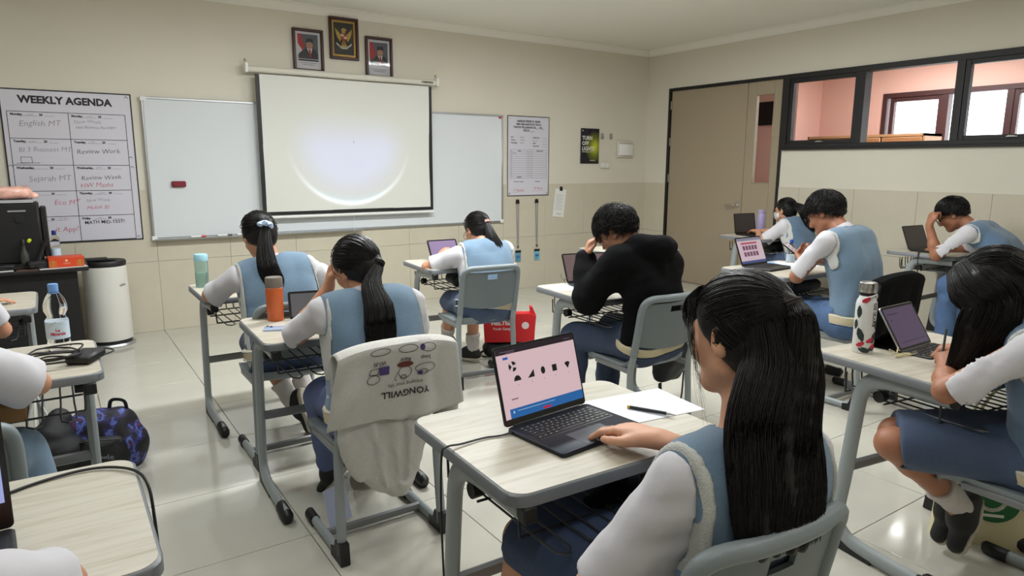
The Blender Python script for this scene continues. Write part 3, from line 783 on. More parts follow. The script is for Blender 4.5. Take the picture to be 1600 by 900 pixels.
        hb = tb.copy(); hb.d -= .021; hb.plane(sp(.05), spd(.0), .004); hb.plane(sp(.05)-spd(0)*.045, -spd(0), .004); hb.obj('shirt_hem', m_band, ho_)
    else:
        r_ = .060*s
        for i in range(14):
            a0, a1 = 2*math.pi*i/14, 2*math.pi*(i+1)/14
            pa = nk0+na*(.035 if math.cos(a0) < .5 else .028)*s+(Rs*math.sin(a0)+np.cross(na, Rs)*math.cos(a0)*-1*-1)*r_; pb = nk0+na*(.035 if math.cos(a1) < .5 else .028)*s+(Rs*math.sin(a1)+np.cross(na, Rs)*math.cos(a1))*r_
            sv.cone(pa, pb, .011*s, .011*s, .012); sv.cone(pa-na*.014, pb-na*.014, .013*s, .013*s, .012)
        q_ = -np.ones_like(sv.d)
        for nm, sh, sd in (('L', shL, -1), ('R', shR, 1)):
            n_ = unit(Rs*sd*.97+top_d*.10); p_ = sh+Rs*sd*.012*s
            q_ = np.maximum(q_, (sv.ax[0][:, None, None]-p_[0])*n_[0]+(sv.ax[1][None, :, None]-p_[1])*n_[1]+(sv.ax[2][None, None, :]-p_[2])*n_[2])
        q_ = np.maximum(q_, .004-nkv.d)
        sv.d = np.maximum(sv.d, tb.d+.005-2.5*np.maximum(q_, 0)).astype(np.float32)
        sv.fold(.0040, 19, hs % 97); sv.fold(.0011, 52, hs % 53) if res < .0066 else None
        sv.obj('shirt', m_shirt, root)
    # ---- vest with armhole trim and hem band
    if top == 'vest':
        vv = tb.copy(); vv.d -= .009
        cuts = []
        for nm, sh, sd in (('L', shL, -1), ('R', shR, 1)):
            n_ = unit(Rs*sd*.97+top_d*.10+(-F)*0.0); p_ = sh+Rs*sd*.012*s; cuts.append((p_, n_))
        for p_, n_ in cuts: vv.plane(p_, n_, .012)
        vv.d = np.maximum(vv.d, -nkv.d)
        hemp = sp(.06); hemd = -spd(.0)
        lowv = vv.copy()
        vv.plane(hemp, hemd, .006)
        vv.fold(.0026, 15, 5+hs % 89)
        vo = vv.obj('vest', vest, root)
        band = lowv; band.d -= .013; band.plane(hemp-hemd*.004, -hemd, .004); band.plane(hemp+hemd*.050, hemd, .004); band.obj('hem_band', m_band, vo)
        for off, nmn in ((.004, 'hem_stripe'), (.046, 'hem_stripe')):
            st = tb.copy(); st.d -= .0245; st.plane(hemp+hemd*(off-.005), -hemd, .002); st.plane(hemp+hemd*(off+.005), hemd, .002); st.obj(nmn, m_trim, vo)
        for p_, n_ in cuts:
            tr = tb.copy(); tr.d -= .0135; tr.plane(p_, n_, .004); tr.plane(p_-n_*trimw, -n_, .004)
            inn = tb.d+.012; tr.d = np.maximum(tr.d, -inn); tr.obj('armhole_trim', m_trim, vo)
    # ---- skirt or trousers
    bt = Vol(lo, hi, max(res, .007))
    bt.cone(hip-Rt*.08*s, hip+Rt*.08*s, .124*s, .124*s, .06); 
    for nm in ('L', 'R'):
        hp, kn, an = K[nm]
        if outfit == 'skirt':
            e = hp+(kn-hp)*hem; bt.cone(hp, e+unit(kn-hp)*.06, .098*s, .080*s, .06)
        else:
            bt.cone(hp, kn, .098*s, .076*s, .06); bt.cone(kn, an+(kn-an)*.02, .076*s, .062*s, .03)
    if outfit == 'skirt':
        cL, cR = K['L'][0]*(1-hem)+K['L'][1]*hem, K['R'][0]*(1-hem)+K['R'][1]*hem; cm = (cL+cR)/2; dm = unit((K['L'][1]+K['R'][1])/2-hip)
        bt.cone(hip+dm*.05, cm+dm*.06, .095*s, .072*s, .07); bt.cone(hip+dm*.1-U*.02, cm+dm*.05-U*.012, .07*s, .052*s, .05)
        bt.plane(cm+dm*.02, dm, .008); bt.fold(.004, 16, 11+hs % 83, dirn=dm)
        inn = Vol(lo, hi, max(res, .007)) 
        for q in (cL, cR): inn.cone(q-dm*.05-U*.012, q+dm*.08-U*.012, .060*s, .070*s, .05)
        bt.d = np.maximum(bt.d, -inn.d)
    else:
        for nm in ('L', 'R'):
            hp, kn, an = K[nm]
        bt.fold(.0045, 17, 11+hs % 83)
    bt.plane(hip+U*.10*s, U, .01)
    hb_p = sp(.06)-spd(0)*.048; hb_n = spd(0)             # the waist tucks in under the hem band at the back
    dist = lambda p_, n_: (bt.ax[0][:, None, None]-p_[0])*n_[0]+(bt.ax[1][None, :, None]-p_[1])*n_[1]+(bt.ax[2][None, None, :]-p_[2])*n_[2]
    bt.d = np.maximum(bt.d, tb.d-.006-3*np.maximum(-dist(hb_p, hb_n), 0)-2*np.maximum(dist(hip+F*.03, F), 0)).astype(np.float32)
    bt.obj('skirt' if outfit == 'skirt' else 'trousers', bottom, root)
    # ---- socks and shoes
    if shoes:
        for nm, l in (('L', legL), ('R', legR)):
            hp, kn, an = K[nm]; fd = unit(l[2]) if len(l) > 2 else unit(F+V3(0,0,-.05)); u = unit(an-kn); dn = -np.cross(np.cross(fd, u), fd); dn = unit(u-fd*(u@fd))
            lo2 = np.minimum(an-u*.15, an+fd*.2)-.10; hi2 = np.maximum(an-u*.15, an+fd*.2)+.10
            if sock and outfit == 'skirt':
                sk = Vol(lo2, hi2, .005); sk.cone(an-u*.14, an+u*.02, .055*s, .043*s, .02); sk.plane(an-u*.125, -u, .006); sk.fold(.0018, 60, 4); sk.obj('sock', m_sock, root)
            sv2 = Vol(lo2, hi2, .005); ht = an-fd*.025+dn*.045; tp = an+fd*.155+dn*.055; lat = np.cross(fd, dn)
            sv2.cone(ht, an+fd*.05+dn*.045, .040*s, .042*s, .03); sv2.cone(an+fd*.05+dn*.048, tp, .042*s, .032*s, .03, (dn, .8)); sv2.cone(an+dn*.0, an+fd*.06+dn*.03, .042*s, .038*s, .03)
            sv2.plane(an+dn*.068, dn, .006); sv2.plane(an-dn*.025, -dn, .006)
            so = sv2.copy(); sh_o = sv2.obj('shoe', m_shoe, root)
            so.d[:] = Vol.FAR; so.cone(ht+dn*.018, an+fd*.05+dn*.063, .043*s, .045*s, .02); so.cone(an+fd*.05+dn*.063, tp+dn*.01, .045*s, .037*s, .02); so.plane(an+dn*.085, dn, .005); so.plane(an+dn*.062, -dn, .005)
            so.obj('sole', m_sole, sh_o)
    PEOPLE[key] = dict(root=root, hd=hd, H=H, head=head, s=s, neck=neck, J=J, back=back, F=F, Rt=Rt)
    if hair: hair(PEOPLE[key])
    if glasses:
        g = G()
        for sx in (-1, 1):
            c = [hd(sx*.031+.024*math.cos(t)*1., .112-.010*abs(math.cos(t))*(1 if math.cos(t)*sx > 0 else 0), .0+.020*math.sin(t)) for t in np.linspace(0, 2*math.pi, 17)[:-1]]; g.tube(c, .0016*s, 6, closed=True)
            g.tube([hd(sx*.055, .100, .006), hd(sx*.074, .06, .008), hd(sx*.083, -.005, .012), hd(sx*.080, -.03, -.01)], .0016*s, 6)
        g.tube([hd(-.008, .114, .003), hd(.008, .114, .003)], .0016*s, 6)
        g.obj('spectacles', mat('spectacle_wire', (58,50,46), .3, metal=.8), root)
    if mask:
        mk = Vol(head-.16, head+.16, .005); mk.ell(hd(0, .030, -.030), A, (.070*s, .076*s, .070*s), .01); mk.cone(hd(0,.10,-.02), hd(0,.10,-.06), .020*s, .022*s, .03); mk.plane(hd(0, .0, .008), H[2], .006); mk.plane(hd(0, .03, 0), -H[1], .006); mk.fold(.0012, 60, 3)
        mo = mk.obj('face_mask', mat('mask_white', (226,228,230), .8), root)
        g = G()
        for sx in (-1, 1): g.tube([hd(sx*.066, .045, -.01), hd(sx*.080, .0, .02), hd(sx*.084, -.028, 0), hd(sx*.066, .035, -.06)], .0014, 5)
        g.obj('ear_loop', m_white, mo)
    root.location = (hip[0], hip[1], 0)
    for c in root.children: c.location = (-hip[0], -hip[1], 0)
    return root

# ---- hair
def scalp(d, p, lift):
    """direction(s) in head axes -> point on the hair cap"""
    r = np.array([.073, .092, .086])+.0145+lift[..., None]*np.ones(3)
    loc = d*r+np.array([0, -.012, .028]); return p['head']+p['s']*(loc@p['H'])
def slerp(a, b, t):
    w = np.arccos(np.clip((a*b).sum(-1, keepdims=True), -1, 1)); sn = np.sin(w)+1e-9
    return (np.sin((1-t)*w)*a+np.sin(t*w)*b)/sn
def nrm(a): return a/(np.linalg.norm(a, axis=-1, keepdims=True)+1e-9)
def hair_cap(p, extra=None, res=.006, front=(.085, .070), nape=(-.055, -.085), thick=.012, lo=.17, hi=.17, fold=.0012, side_drop=0.):
    s = p['s']; H = p['H']; hd = p['hd']
    v = Vol(p['head']-lo, p['head']+hi, res)
    v.ell(hd(0, -.012, .028), H, [(x+thick)*s for x in (.073, .092, .086)], .02)
    v.ell(hd(0, -.035, -.01), H, [(x+thick*.6)*s for x in (.068, .072, .085)], .03)
    ln = V3(0, front[0]-nape[0], front[1]-nape[1]); n = unit(V3(0, ln[2], -ln[1])); nw = n@H
    v.plane(hd(0, front[0], front[1]), nw, .012)
    if extra: extra(v)
    if fold: v.fold(fold, 55, 2)
    return v
def rand_dirs(n, ok):
    out = []
    while len(out) < n:
        d = nrm(rng.normal(size=(n*2, 3)));
        out += [x for x in d if ok(x)]
    return np.array(out[:n])
def flow_to(p, n, ok, tie_dir, m=10, jit=.003, rad=.0013, stop=1.):
    """pulled-back strands: along the scalp from the hairline to the tie"""
    d0 = rand_dirs(n, ok); td = unit(tie_dir); t = np.linspace(0, stop, m)[None, :, None]
    D = nrm(slerp(d0[:, None, :], td[None, None, :]+rng.normal(size=(n, 1, 3))*.035, t)); D = nrm(D)
    lift = .000+jit*rng.random((n, 1))+.004*np.sin(t[..., 0]*3.0)*rng.random((n, 1)); lift = np.broadcast_to(lift, D.shape[:2])
    return strand_arrays(scalp(D, p, lift), rad*(.6+.4*np.sin(np.linspace(.2, 2.9, m)))[None, :])
def tail(p, guide, wa, wb, lat, n, m=16, rad=.0014, wave=.004, seed=1, tip=.25, fill=.75):
    """guide points -> hair bundle of half-widths wa (along lat) and wb"""
    r = np.random.default_rng(seed); gp = smooth_path(guide, 8); tt = np.linspace(0, 1, len(gp)); t = np.linspace(0, 1, m)
    g = np.stack([np.interp(t, tt, gp[:, i]) for i in range(3)], 1)
    _, T, _, _ = frames(g); lat = unit(lat); L = nrm(lat[None, :]-T*(T@lat)[:, None]); Nn = np.cross(T, L)
    k = np.linspace(0, 1, len(wa)); a = np.interp(t, k, wa); b = np.interp(t, k, wb)
    th = r.uniform(0, 2*math.pi, n); q = fill+(1-fill)*np.sqrt(r.random(n)); q[: n//4] *= r.random(n//4)
    u = np.cos(th)*q; w = np.sin(th)*q; ln = 1-tip*r.random(n)
    tl = t[None, :]*ln[:, None]
    def samp(A): return np.stack([np.interp(tl, t, A[:, i]) for i in range(3)], 2)
    ph = r.uniform(0, 6, (n, 1)); wv = wave*np.sin(tl*9+ph)*tl
    P = samp(g)+samp(L)*(u[:, None]*np.interp(tl, t, a)+wv)[..., None]+samp(Nn)*(w[:, None]*np.interp(tl, t, b)+wv*.5)[..., None]
    pr = rad*(np.clip(1.25-t, .25, 1))[None, :]
    return strand_arrays(P, pr), (g, L, Nn, a, b)
def tail_core(v, info, sh=.86, k=.010):
    g, L, Nn, a, b = info; sh = min(sh, .74)
    for i in range(len(g)-1):
        w = max(a[i]-b[i], 0)*sh; w2 = max(a[i+1]-b[i+1], 0)*sh
        for sg in ((-1, -.33, .33, 1) if w > .01 else (0,)): v.cone(g[i]+L[i]*w*sg, g[i+1]+L[i+1]*w2*sg, max(b[i]*sh, .004), max(b[i+1]*sh, .004), k)
    return v
def join(parts):
    V = []; F = []; o = 0
    for v, f in parts: V.append(v); F.append(f+o); o += len(v)
    return np.concatenate(V), np.concatenate(F)
def finish_hair(p, vol, strands, name='hair'):
    o = vol.obj(name, m_hair, p['root'])
    if strands:
        v, f = join(strands); s = np_obj('hair_strands', v, f, m_hair_s, o); s['kind'] = 'stuff'
    return o
girl_ok = lambda d: not (d[1] > .25 and d[2] < .38-.0*d[0]) and d[2] > -.95 and not (d[2] < -.15 and d[1] > -.15)
def pony(tie=(0, -.115, .02), guide=None, w=(.018,.034,.036,.026,.010), n=420, tie_mat=None, tie_r=.022, res=.006, scrunch=False, seed=1):
    def f(p):
        hd = p['hd']; T = hd(*tie); gd = [T]+[V3(q) for q in guide]
        st, info = tail(p, gd, [x for x in w], [x*.8 for x in w], p['Rt'], n, seed=seed)
        al = np.array(gd); v = Vol(np.minimum(al.min(0)-.06, p['head']-.16), np.maximum(al.max(0)+.06, p['head']+.16), res)
        c = hair_cap(p, res=res); 
        # merge cap into the larger volume
        v.ell(hd(0, -.012, .028), p['H'], [(x+.010)*p['s'] for x in (.073, .092, .086)], .02); v.ell(hd(0, -.035, -.01), p['H'], [(x+.004)*p['s'] for x in (.068, .072, .085)], .03)
        ln = V3(0, .14, .155); nn = unit(V3(0, ln[2], -ln[1])); v.plane(hd(0, .085, .070), nn@p['H'], .012)
        v.cone(hd(tie[0]*.7, tie[1]*.75, tie[2]), T, .034*p['s'], .016*p['s'], .03)
        tail_core(v, info); v.fold(.0012, 60, 3)
        td = (np.array(tie)-np.array([0, -.012, .028]))/np.array([.073, .092, .086])
        fl = flow_to(p, n, girl_ok, td)
        o = finish_hair(p, v, [st, fl])
        d0 = unit(gd[1]-T); a = unit(np.cross(d0, p['Rt'])); b = np.cross(d0, a); g = G()
        if scrunch: g.tube([T+(a*math.cos(t)+b*math.sin(t))*(tie_r+.006*math.sin(t*9))+d0*.007*math.sin(t*7) for t in np.linspace(0, 2*math.pi, 49)[:-1]], [.012+.004*math.sin(i*1.9) for i in range(48)], 8, closed=True)
        else:
            for k in range(3): g.tube([T+d0*(k*.005-.004)+(a*math.cos(t)+b*math.sin(t))*tie_r for t in np.linspace(0, 2*math.pi, 21)[:-1]], .0035, 6, closed=True)
        g.obj('hair_tie', tie_mat or m_rub, o)
    return f
def short(n=1500, fringe=.5, seed=2, res=.006, messy=1.):
    def f(p):
        c = hair_cap(p, res=res, front=(.098, .050), nape=(-.075, -.050), thick=.007, fold=.002)
        ok = lambda d: (d[2] > .10 if d[1] > .2 else d[2] > -.12+.35*d[1]-(.35 if d[1] < -.3 else 0))
        d0 = rand_dirs(n, ok); m = 7; t = np.linspace(0, 1, m)[None, :, None]
        crown = np.array([.1, -.45, .9]); away = nrm(d0-crown*(d0@crown)[:, None]+np.array([0, .25, 0])+rng.normal(size=d0.shape)*.25*messy)
        ang = (.45+.35*rng.random((n, 1, 1)))
        D = nrm(d0[:, None, :]*np.cos(ang*t)+nrm(away-d0*(away*d0).sum(1)[:, None])[:, None, :]*np.sin(ang*t))
        lift = .000+.004*rng.random((n, 1))+.016*messy*rng.random((n, 1))*np.sin(np.linspace(0, 2.2, m))[None, :]
        st = strand_arrays(scalp(D, p, lift), .0019*np.linspace(1, .25, m)[None, :])
        finish_hair(p, c, [st])
    return f
# ------------------------------------------------------------------ the students
DN = (0, 0, -1)
m_scr = mat('pale_blue_satin', (176,196,222), .6); m_pinktie = mat('pink_elastic', (214,160,150), .7)
person('P1', 'girl with a ponytail in a pale blue scrunchie, seated in the front left row', (.93,3.40,.53), (.915,3.56,.955), (.885,3.635,1.085), 2, (4,28,-4),
       dict(w=(.80,3.93,.79), e=(.60,3.70,.78), d=(.6,.7,0), n=DN, p='relax'), dict(w=(1.12,3.95,.79), e=(1.36,3.75,.80), d=(-.7,.6,0), n=DN, p='pen'),
       ((.86,3.80,.50), (1.0,3.62,.17), (.15,-.25,-1)), ((1.02,3.80,.50), (1.10,3.66,.17), (.1,.75,-.55)), res=.0075, shtilt=5, shw=.17, sleeve=.88, sleeve_r=.074,
       hair=pony((0,-.112,.012), [(.868,3.475,1.03), (.865,3.43,.95), (.885,3.41,.88), (.90,3.405,.82)], w=(.02,.042,.05,.05,.03), tie_mat=m_scr, tie_r=.026, scrunch=True, res=.0075))
person('P2', 'girl with a low ponytail leaning her cheek on her hand beside the orange tumbler', (.985,2.36,.53), (.990,2.48,.945), (.985,2.55,1.05), 0, (14,26,-10),
       dict(w=(.905,2.66,.965), e=(.72,2.68,.70), d=(.25,.0,1), n=(.8,-.4,.2), p='fist'), dict(w=(1.14,2.83,.79), e=(1.36,2.55,.72), d=(-.7,.5,0), n=DN),
       ((.88,2.72,.49), (.92,2.80,.16), (-.35,.5,-.75)), ((1.10,2.74,.49), (1.10,2.80,.12)), res=.0065, shw=.172, sleeve=.93, sleeve_r=.070, outfit='trousers', bottom=mat('violet_blue_trousers', (96,108,150), .85, bump=.3, bscale=500),
       hair=pony((0.02,-.110,-.025), [(.985,2.405,1.0), (.985,2.345,.93), (.975,2.31,.86), (.965,2.29,.80), (.96,2.28,.76)], w=(.016,.04,.055,.06,.055,.045), n=650, res=.0065, seed=3))
person('P3', 'girl with a pink-tied ponytail seated on the grey chair beside the red bag', (2.38,3.83,.52), (2.455,3.99,.905), (2.48,4.10,1.0), -4, (6,30,0),
       dict(w=(2.30,4.30,.80), e=(2.10,4.05,.78), d=(.4,.6,.35), n=(.6,.2,-.3), p='grip'), dict(w=(2.58,4.30,.79), e=(2.78,4.02,.78), d=(-.5,.7,.2), n=(-.6,.2,-.3), p='grip'),
       ((2.30,4.17,.50), (2.40,4.42,.17), (-.1,1,-.1)), ((2.50,4.20,.50), (2.52,4.24,.10), (-.4,.9,-.02)), res=.008, shw=.172, sleeve=.80, glasses=True, skin=m_skin,
       hair=pony((.012,-.112,.012), [(2.50,3.945,.965), (2.515,3.905,.90), (2.525,3.875,.84), (2.53,3.86,.79)], w=(.018,.044,.052,.046,.014), tie_mat=m_pinktie, res=.008, seed=4))
person('P4', 'student in a black hooded sweatshirt holding the forehead with one hand', (2.59,2.50,.54), (2.545,2.56,1.0), (2.455,2.645,1.115), 6, (20,38,-8),
       dict(w=(2.375,2.80,.965), e=(2.28,2.74,.70), d=(.2,-.25,1), n=(.7,-.55,-.1), p='grip'), dict(w=(2.68,2.90,.79), e=(2.92,2.65,.76), d=(-.8,.5,0), n=DN),
       ((2.42,2.92,.50), (2.36,2.86,.12)), ((2.72,2.94,.50), (2.74,3.0,.10)), s=1.05, res=.0075, outfit='trousers', bottom=mat('dark_blue_trousers', (56,68,92), .85, bump=.3, bscale=500, var=.06, vscale=60), top='hoodie', hunch=.10, shtilt=-7, shw=.185,
       hair=short(1900, messy=1.1, res=.007))
person('P5', 'girl with long black hair wearing a white face mask, near the door', (6.03,3.85,.53), (6.04,4.01,.925), (6.035,4.085,1.02), 0, (2,8,0),
       dict(w=(5.95,4.32,.80), e=(5.75,4.05,.74), d=(.25,.8,0), n=DN, p='type'), dict(w=(6.13,4.30,.80), e=(6.34,4.02,.74), d=(-.2,.8,0), n=DN, p='type'),
       ((5.94,4.22,.50), (5.94,4.25,.1)), ((6.12,4.22,.50), (6.12,4.25,.1)), res=.009, glasses=True, mask=True, vest=m_vest2, sleeve=.8,
       hair=pony((0,-.10,.05), [(6.06,3.90,1.03), (6.10,3.86,.95), (6.14,3.87,.86), (6.17,3.90,.78)], w=(.035,.07,.08,.07,.03), res=.009, seed=5, n=350))
person('P6', 'boy in glasses looking down at the phone in his hands, behind the pink-page laptop', (4.06,2.20,.54), (4.06,2.34,1.055), (4.08,2.475,1.162), 0, (8,32,0),
       dict(w=(4.07,2.60,.84), e=(3.74,2.42,.76), d=(.75,.5,.25), n=(.3,-.3,.9), p='grip'), dict(w=(4.24,2.56,.84), e=(4.42,2.38,.72), d=(-.6,.6,.25), n=(-.3,-.3,.9), p='grip'),
       ((3.96,2.64,.50), (3.96,2.62,.1)), ((4.20,2.64,.50), (4.22,2.66,.1)), s=1.10, res=.0085, outfit='trousers', bottom=m_denim_l, glasses=True, skin=m_skin_d, sleeve=.88, sleeve_r=.082, hunch=.09, shw=.18,
       hair=short(1900, messy=.7, res=.0075))
person('P7', 'boy in glasses propping his head on his fist beside the window wall', (6.04,2.02,.54), (5.98,2.40,.985), (5.955,2.535,1.085), 4, (14,36,-6),
       dict(w=(5.80,2.63,1.0), e=(5.80,2.62,.60), d=(.25,-.05,1), n=(.7,-.6,0), p='fist'), dict(w=(6.12,2.66,.79), e=(6.42,2.45,.76), d=(-.8,.4,0), n=DN),
       ((5.86,2.46,.52), (5.84,2.44,.1)), ((6.18,2.46,.52), (6.2,2.46,.1)), s=1.08, res=.009, outfit='trousers', bottom=m_denim_l, glasses=True, skin=m_skin_d, sleeve=.80, sleeve_r=.085, hunch=.13, vest=m_vest2, shw=.18,
       hair=short(1500, messy=.4, res=.008))
def hair8(p):
    hd = p['hd']; st = []
    v = Vol(p['head']-V3(.24,.22,.34), p['head']+V3(.24,.24,.20), .007)
    v.ell(hd(0,-.012,.028), p['H'], [(x+.009)*p['s'] for x in (.073,.092,.086)], .02); v.ell(hd(0,-.035,-.01), p['H'], [(x+.006)*p['s'] for x in (.070,.074,.085)], .03)
    for (gx, wv, sd, sg) in ((-1, (.05,.085,.085,.075,.04,.02), 3, -1), (1, (.05,.08,.085,.06,.03), 4, 1)):
        gd = [hd(gx*.02,.03,.115), hd(gx*.075,.03,.05), hd(gx*.095,.02,-.03), hd(gx*.10,.03,-.03)+V3(.0,.02,-.09), hd(gx*.10,.05,-.03)+V3(.01,.05,-.17), hd(gx*.09,.07,-.03)+V3(.02,.07,-.25)]
        s_, info = tail(p, gd, wv, [x*.42 for x in wv], p['H'][1], 700, seed=sd, tip=.35); st.append(s_); tail_core(v, info, .85)
    st.append(flow_to(p, 800, lambda d: d[2] > -.2 or d[1] < -.2, (.05,-1.,-.75), stop=.9))
    gd = [hd(0,-.09,.05), hd(0,-.11,-.04), hd(0,-.10,-.13)+V3(0,0,-.02)]
    s_, info = tail(p, gd, (.07,.085,.06), (.03,.035,.02), p['H'][0], 400, seed=9); st.append(s_); tail_core(v, info, .85)
    v.fold(.0015, 60, 3); finish_hair(p, v, st)
person('P8', 'girl on the right writing with her long hair fallen over her face', (2.64,.76,.53), (2.53,.80,.965), (2.50,.905,1.075), 14, (10,46,-4),
       dict(w=(2.52,1.04,.80), e=(2.23,.86,.76), d=(.85,.35,-.1), n=(.2,-.1,-1), p='pen'), dict(w=(2.72,1.05,.80), e=(2.80,.76,.74), d=(-.3,.8,-.1), n=DN, p='pen'),
       ((2.34,1.10,.51), (2.665,.985,.225), (-.25,.10,-1)), ((2.42,1.16,.51), (2.70,1.05,.23), (-.3,.25,-1)), res=.0055, skin=m_skin_d, sleeve=.92, sleeve_r=.078, shw=.17, vest=m_vest2, hem=.93, hair=hair8)
def hair9(p):
    hd = p['hd']; st = []; T = hd(0,-.118,.062)
    v = Vol(p['head']-V3(.22,.26,.42), p['head']+V3(.22,.16,.18), .006)
    v.ell(hd(0,-.012,.028), p['H'], [(x+.009)*p['s'] for x in (.073,.092,.086)], .02); v.ell(hd(0,-.03,-.01), p['H'], [(x+.006)*p['s'] for x in (.072,.076,.09)], .03)
    ln = V3(0,.14,.165); v.plane(hd(0,.088,.066), unit(V3(0,ln[2],-ln[1]))@p['H'], .012)
    v.cone(hd(0,-.085,.062), T, .03, .013, .03)
    gd = [hd(0,-.075,.03), hd(0,-.085,-.06), (1.066,.712,.98), (1.046,.682,.90), (1.034,.664,.83), (1.028,.652,.775)]
    s_, info = tail(p, gd, (.075,.094,.105,.112,.108,.09), (.045,.055,.055,.045,.032,.018), p['Rt'], 2600, m=20, rad=.0013, wave=.006, seed=8, tip=.16, fill=.82); st.append(s_); tail_core(v, info, .88)
    gd = [T, T+V3(0,-.022,-.03), T+V3(0,-.03,-.12), (1.052,.657,.95), (1.038,.644,.85)]
    s_, info = tail(p, gd, (.014,.03,.045,.05,.03), (.012,.022,.02,.014,.008), p['Rt'], 700, m=18, rad=.0013, seed=10); st.append(s_); tail_core(v, info, .85)
    for gx, sd in ((-1, 12), (1, 13)):                     # locks falling in front of the ears and bits of fringe
        gd = [hd(gx*.055,.065,.085), hd(gx*.075,.058,.02), hd(gx*.074,.056,-.05), hd(gx*.076,.050,-.12), hd(gx*.085,.03,-.20)]
        s_, _ = tail(p, gd, (.010,.008,.006,.006,.006), (.004,.003,.003,.003,.003), p['H'][1], 20, m=14, rad=.0006, wave=.012, seed=sd, tip=.5); st.append(s_)
    gd = [hd(0,.055,.105), hd(0,.090,.082), hd(0,.102,.050), hd(0,.104,.02)]
    s_, _ = tail(p, gd, (.045,.045,.042,.036), (.004,.005,.005,.004), p['H'][0], 260, m=10, rad=.0011, seed=15, tip=.5); st.append(s_)
    st.append(flow_to(p, 2200, lambda d: d[2] > .05 and not (d[1] > .35 and d[2] < .42), (0,-1.10,.42), rad=.0011))
    st.append(flow_to(p, 900, lambda d: d[2] > -.55 and d[1] < .1 and d[2] < .3, (0,-.75,-.8), rad=.0011, stop=.75))
    v.fold(.0012, 60, 3); o = finish_hair(p, v, st)
    g = G(); d0 = unit(V3(0,-.4,-.6)); a = unit(np.cross(d0, p['Rt'])); b = np.cross(d0, a)
    for k in range(3): g.tube([T+d0*(k*.006-.002)+(a*math.cos(t)+b*math.sin(t))*.0165 for t in np.linspace(0, 2*math.pi, 21)[:-1]], .0034, 6, closed=True)
    g.obj('hair_tie', mat('brown_elastic', (40,30,26), .7), o)
person('P9', 'girl in the foreground with long straight hair half tied back, using the laptop', (1.05,.86,.52), (1.085,.785,.915), (1.112,.832,1.12), -6, (3,12,2),
       dict(w=(.985,1.03,.625), e=(.70,.85,.62), d=(.75,.5,-.1), n=(.2,-.1,-1), p='relax'), dict(w=(1.165,1.088,.803), e=(1.40,.90,.70), d=(-.22,.95,-.03), n=(-.10,-.04,-1), p='type', hs=1.14),
       ((.925,1.30,.515), (.90,1.32,.1)), ((1.15,1.31,.52), (1.17,1.33,.1)), res=.005, skin=m_skin_l, sleeve=.93, sleeve_r=.064, shw=.160, hunch=.07, bottom=mat('navy_skirt', (60,74,104), .85, bump=.3, bscale=500, var=.06, vscale=60), hem=.97, hair=hair9, trimw=.018)
person('P10', 'student at the left edge behind the clear water bottle, only a white sleeve in view', (-.42,2.34,.53), (-.43,2.46,.95), (-.45,2.54,1.08), 0, (0,25,0),
       dict(w=(-.45,2.78,.79), e=(-.65,2.5,.75), d=(.6,.7,0), n=DN), dict(w=(-.26,2.74,.79), e=(-.02,2.48,.76), d=(-.6,.7,0), n=DN),
       ((-.45,2.72,.5), (-.45,2.7,.1)), ((-.17,2.70,.5), (-.05,2.62,.1)), res=.009, sleeve=.93, sleeve_r=.085, outfit='trousers', bottom=m_vest, hair=short(300))
person('P11', 'student at the bottom left corner, only a forearm and white sleeve in view', (-.44,.98,.53), (-.40,1.08,.95), (-.42,1.17,1.08), 0, (10,25,0),
       dict(w=(-.5,1.42,.79), e=(-.7,1.15,.75), d=(.6,.7,0), n=DN), dict(w=(-.22,1.37,.79), e=(.12,1.14,.76), d=(-.8,.5,0), n=DN),
       ((-.55,1.36,.5), (-.55,1.36,.1)), ((-.33,1.36,.5), (-.33,1.36,.1)), res=.008, sleeve=.97, sleeve_r=.072, hair=short(300))
person('P12', 'student beyond the left edge, only fingers on the far left desk in view', (-.52,3.72,.53), (-.50,3.85,.95), (-.52,3.93,1.08), 0, (0,25,0),
       dict(w=(-.62,4.15,.79), e=(-.8,3.9,.75), d=(.6,.7,0), n=DN), dict(w=(-.34,4.12,.785), e=(-.25,3.80,.75), d=(.85,.45,0), n=DN, p='flat'),
       ((-.60,4.1,.5), (-.60,4.1,.1)), ((-.40,4.1,.5), (-.40,4.1,.1)), res=.009, hair=short(300))
# ------------------------------------------------------------------ things on the front wall
def WM(x, z, off=.0): return Matrix(((1,0,0,x), (0,0,-1,YW-off), (0,1,0,z), (0,0,0,1)))
m_ink = mat('black_ink', (26,24,28), .6); m_inkg = mat('faded_marker_ink', (140,136,146), .6); m_inkd = mat('dark_marker_ink', (70,66,76), .6); m_red = mat('red_marker_ink', (186,92,108), .6); m_inkr = mat('red_ink', (190,40,48), .6)
m_sheet = mat('printed_sheet', (206,204,214), .45)
# weekly agenda sheet
ag = thing('weekly_agenda', 'large white weekly agenda sheet with a ten-cell table on the wall', 'poster', (0,0,0))
X0, X1_, Z0, Z1 = -.245, .640, .815, 2.016
G().span(X0, X1_, YW-.014, YW-.009, Z0, Z1).obj('sheet', m_sheet, ag)
M = WM(0, 0, .0145)
t = TX(); w = .010
t.rect(X0, X1_, Z1-w, Z1); t.rect(X0, X1_, Z0, Z0+w); t.rect(X0, X0+w, Z0, Z1); t.rect(X1_-w, X1_, Z0, Z1); t.put('border', m_ink, ag, M)
t = TX(); ta, tb_, tm = -.205, .585, .19; zt, dz = 1.845, .2035
for k in range(6): t.rect(ta, tb_, zt-k*dz-.0022, zt-k*dz+.0022)
for x in (ta, tm, tb_): t.rect(x-.0022, x+.0022, zt-5*dz, zt)
t.put('table_lines', m_ink, ag, M)
TX().line('WEEKLY AGENDA', .185, 1.935, .076, .0035, sx=1.0).put('heading', m_ink, ag, WM(0,0,.0146))
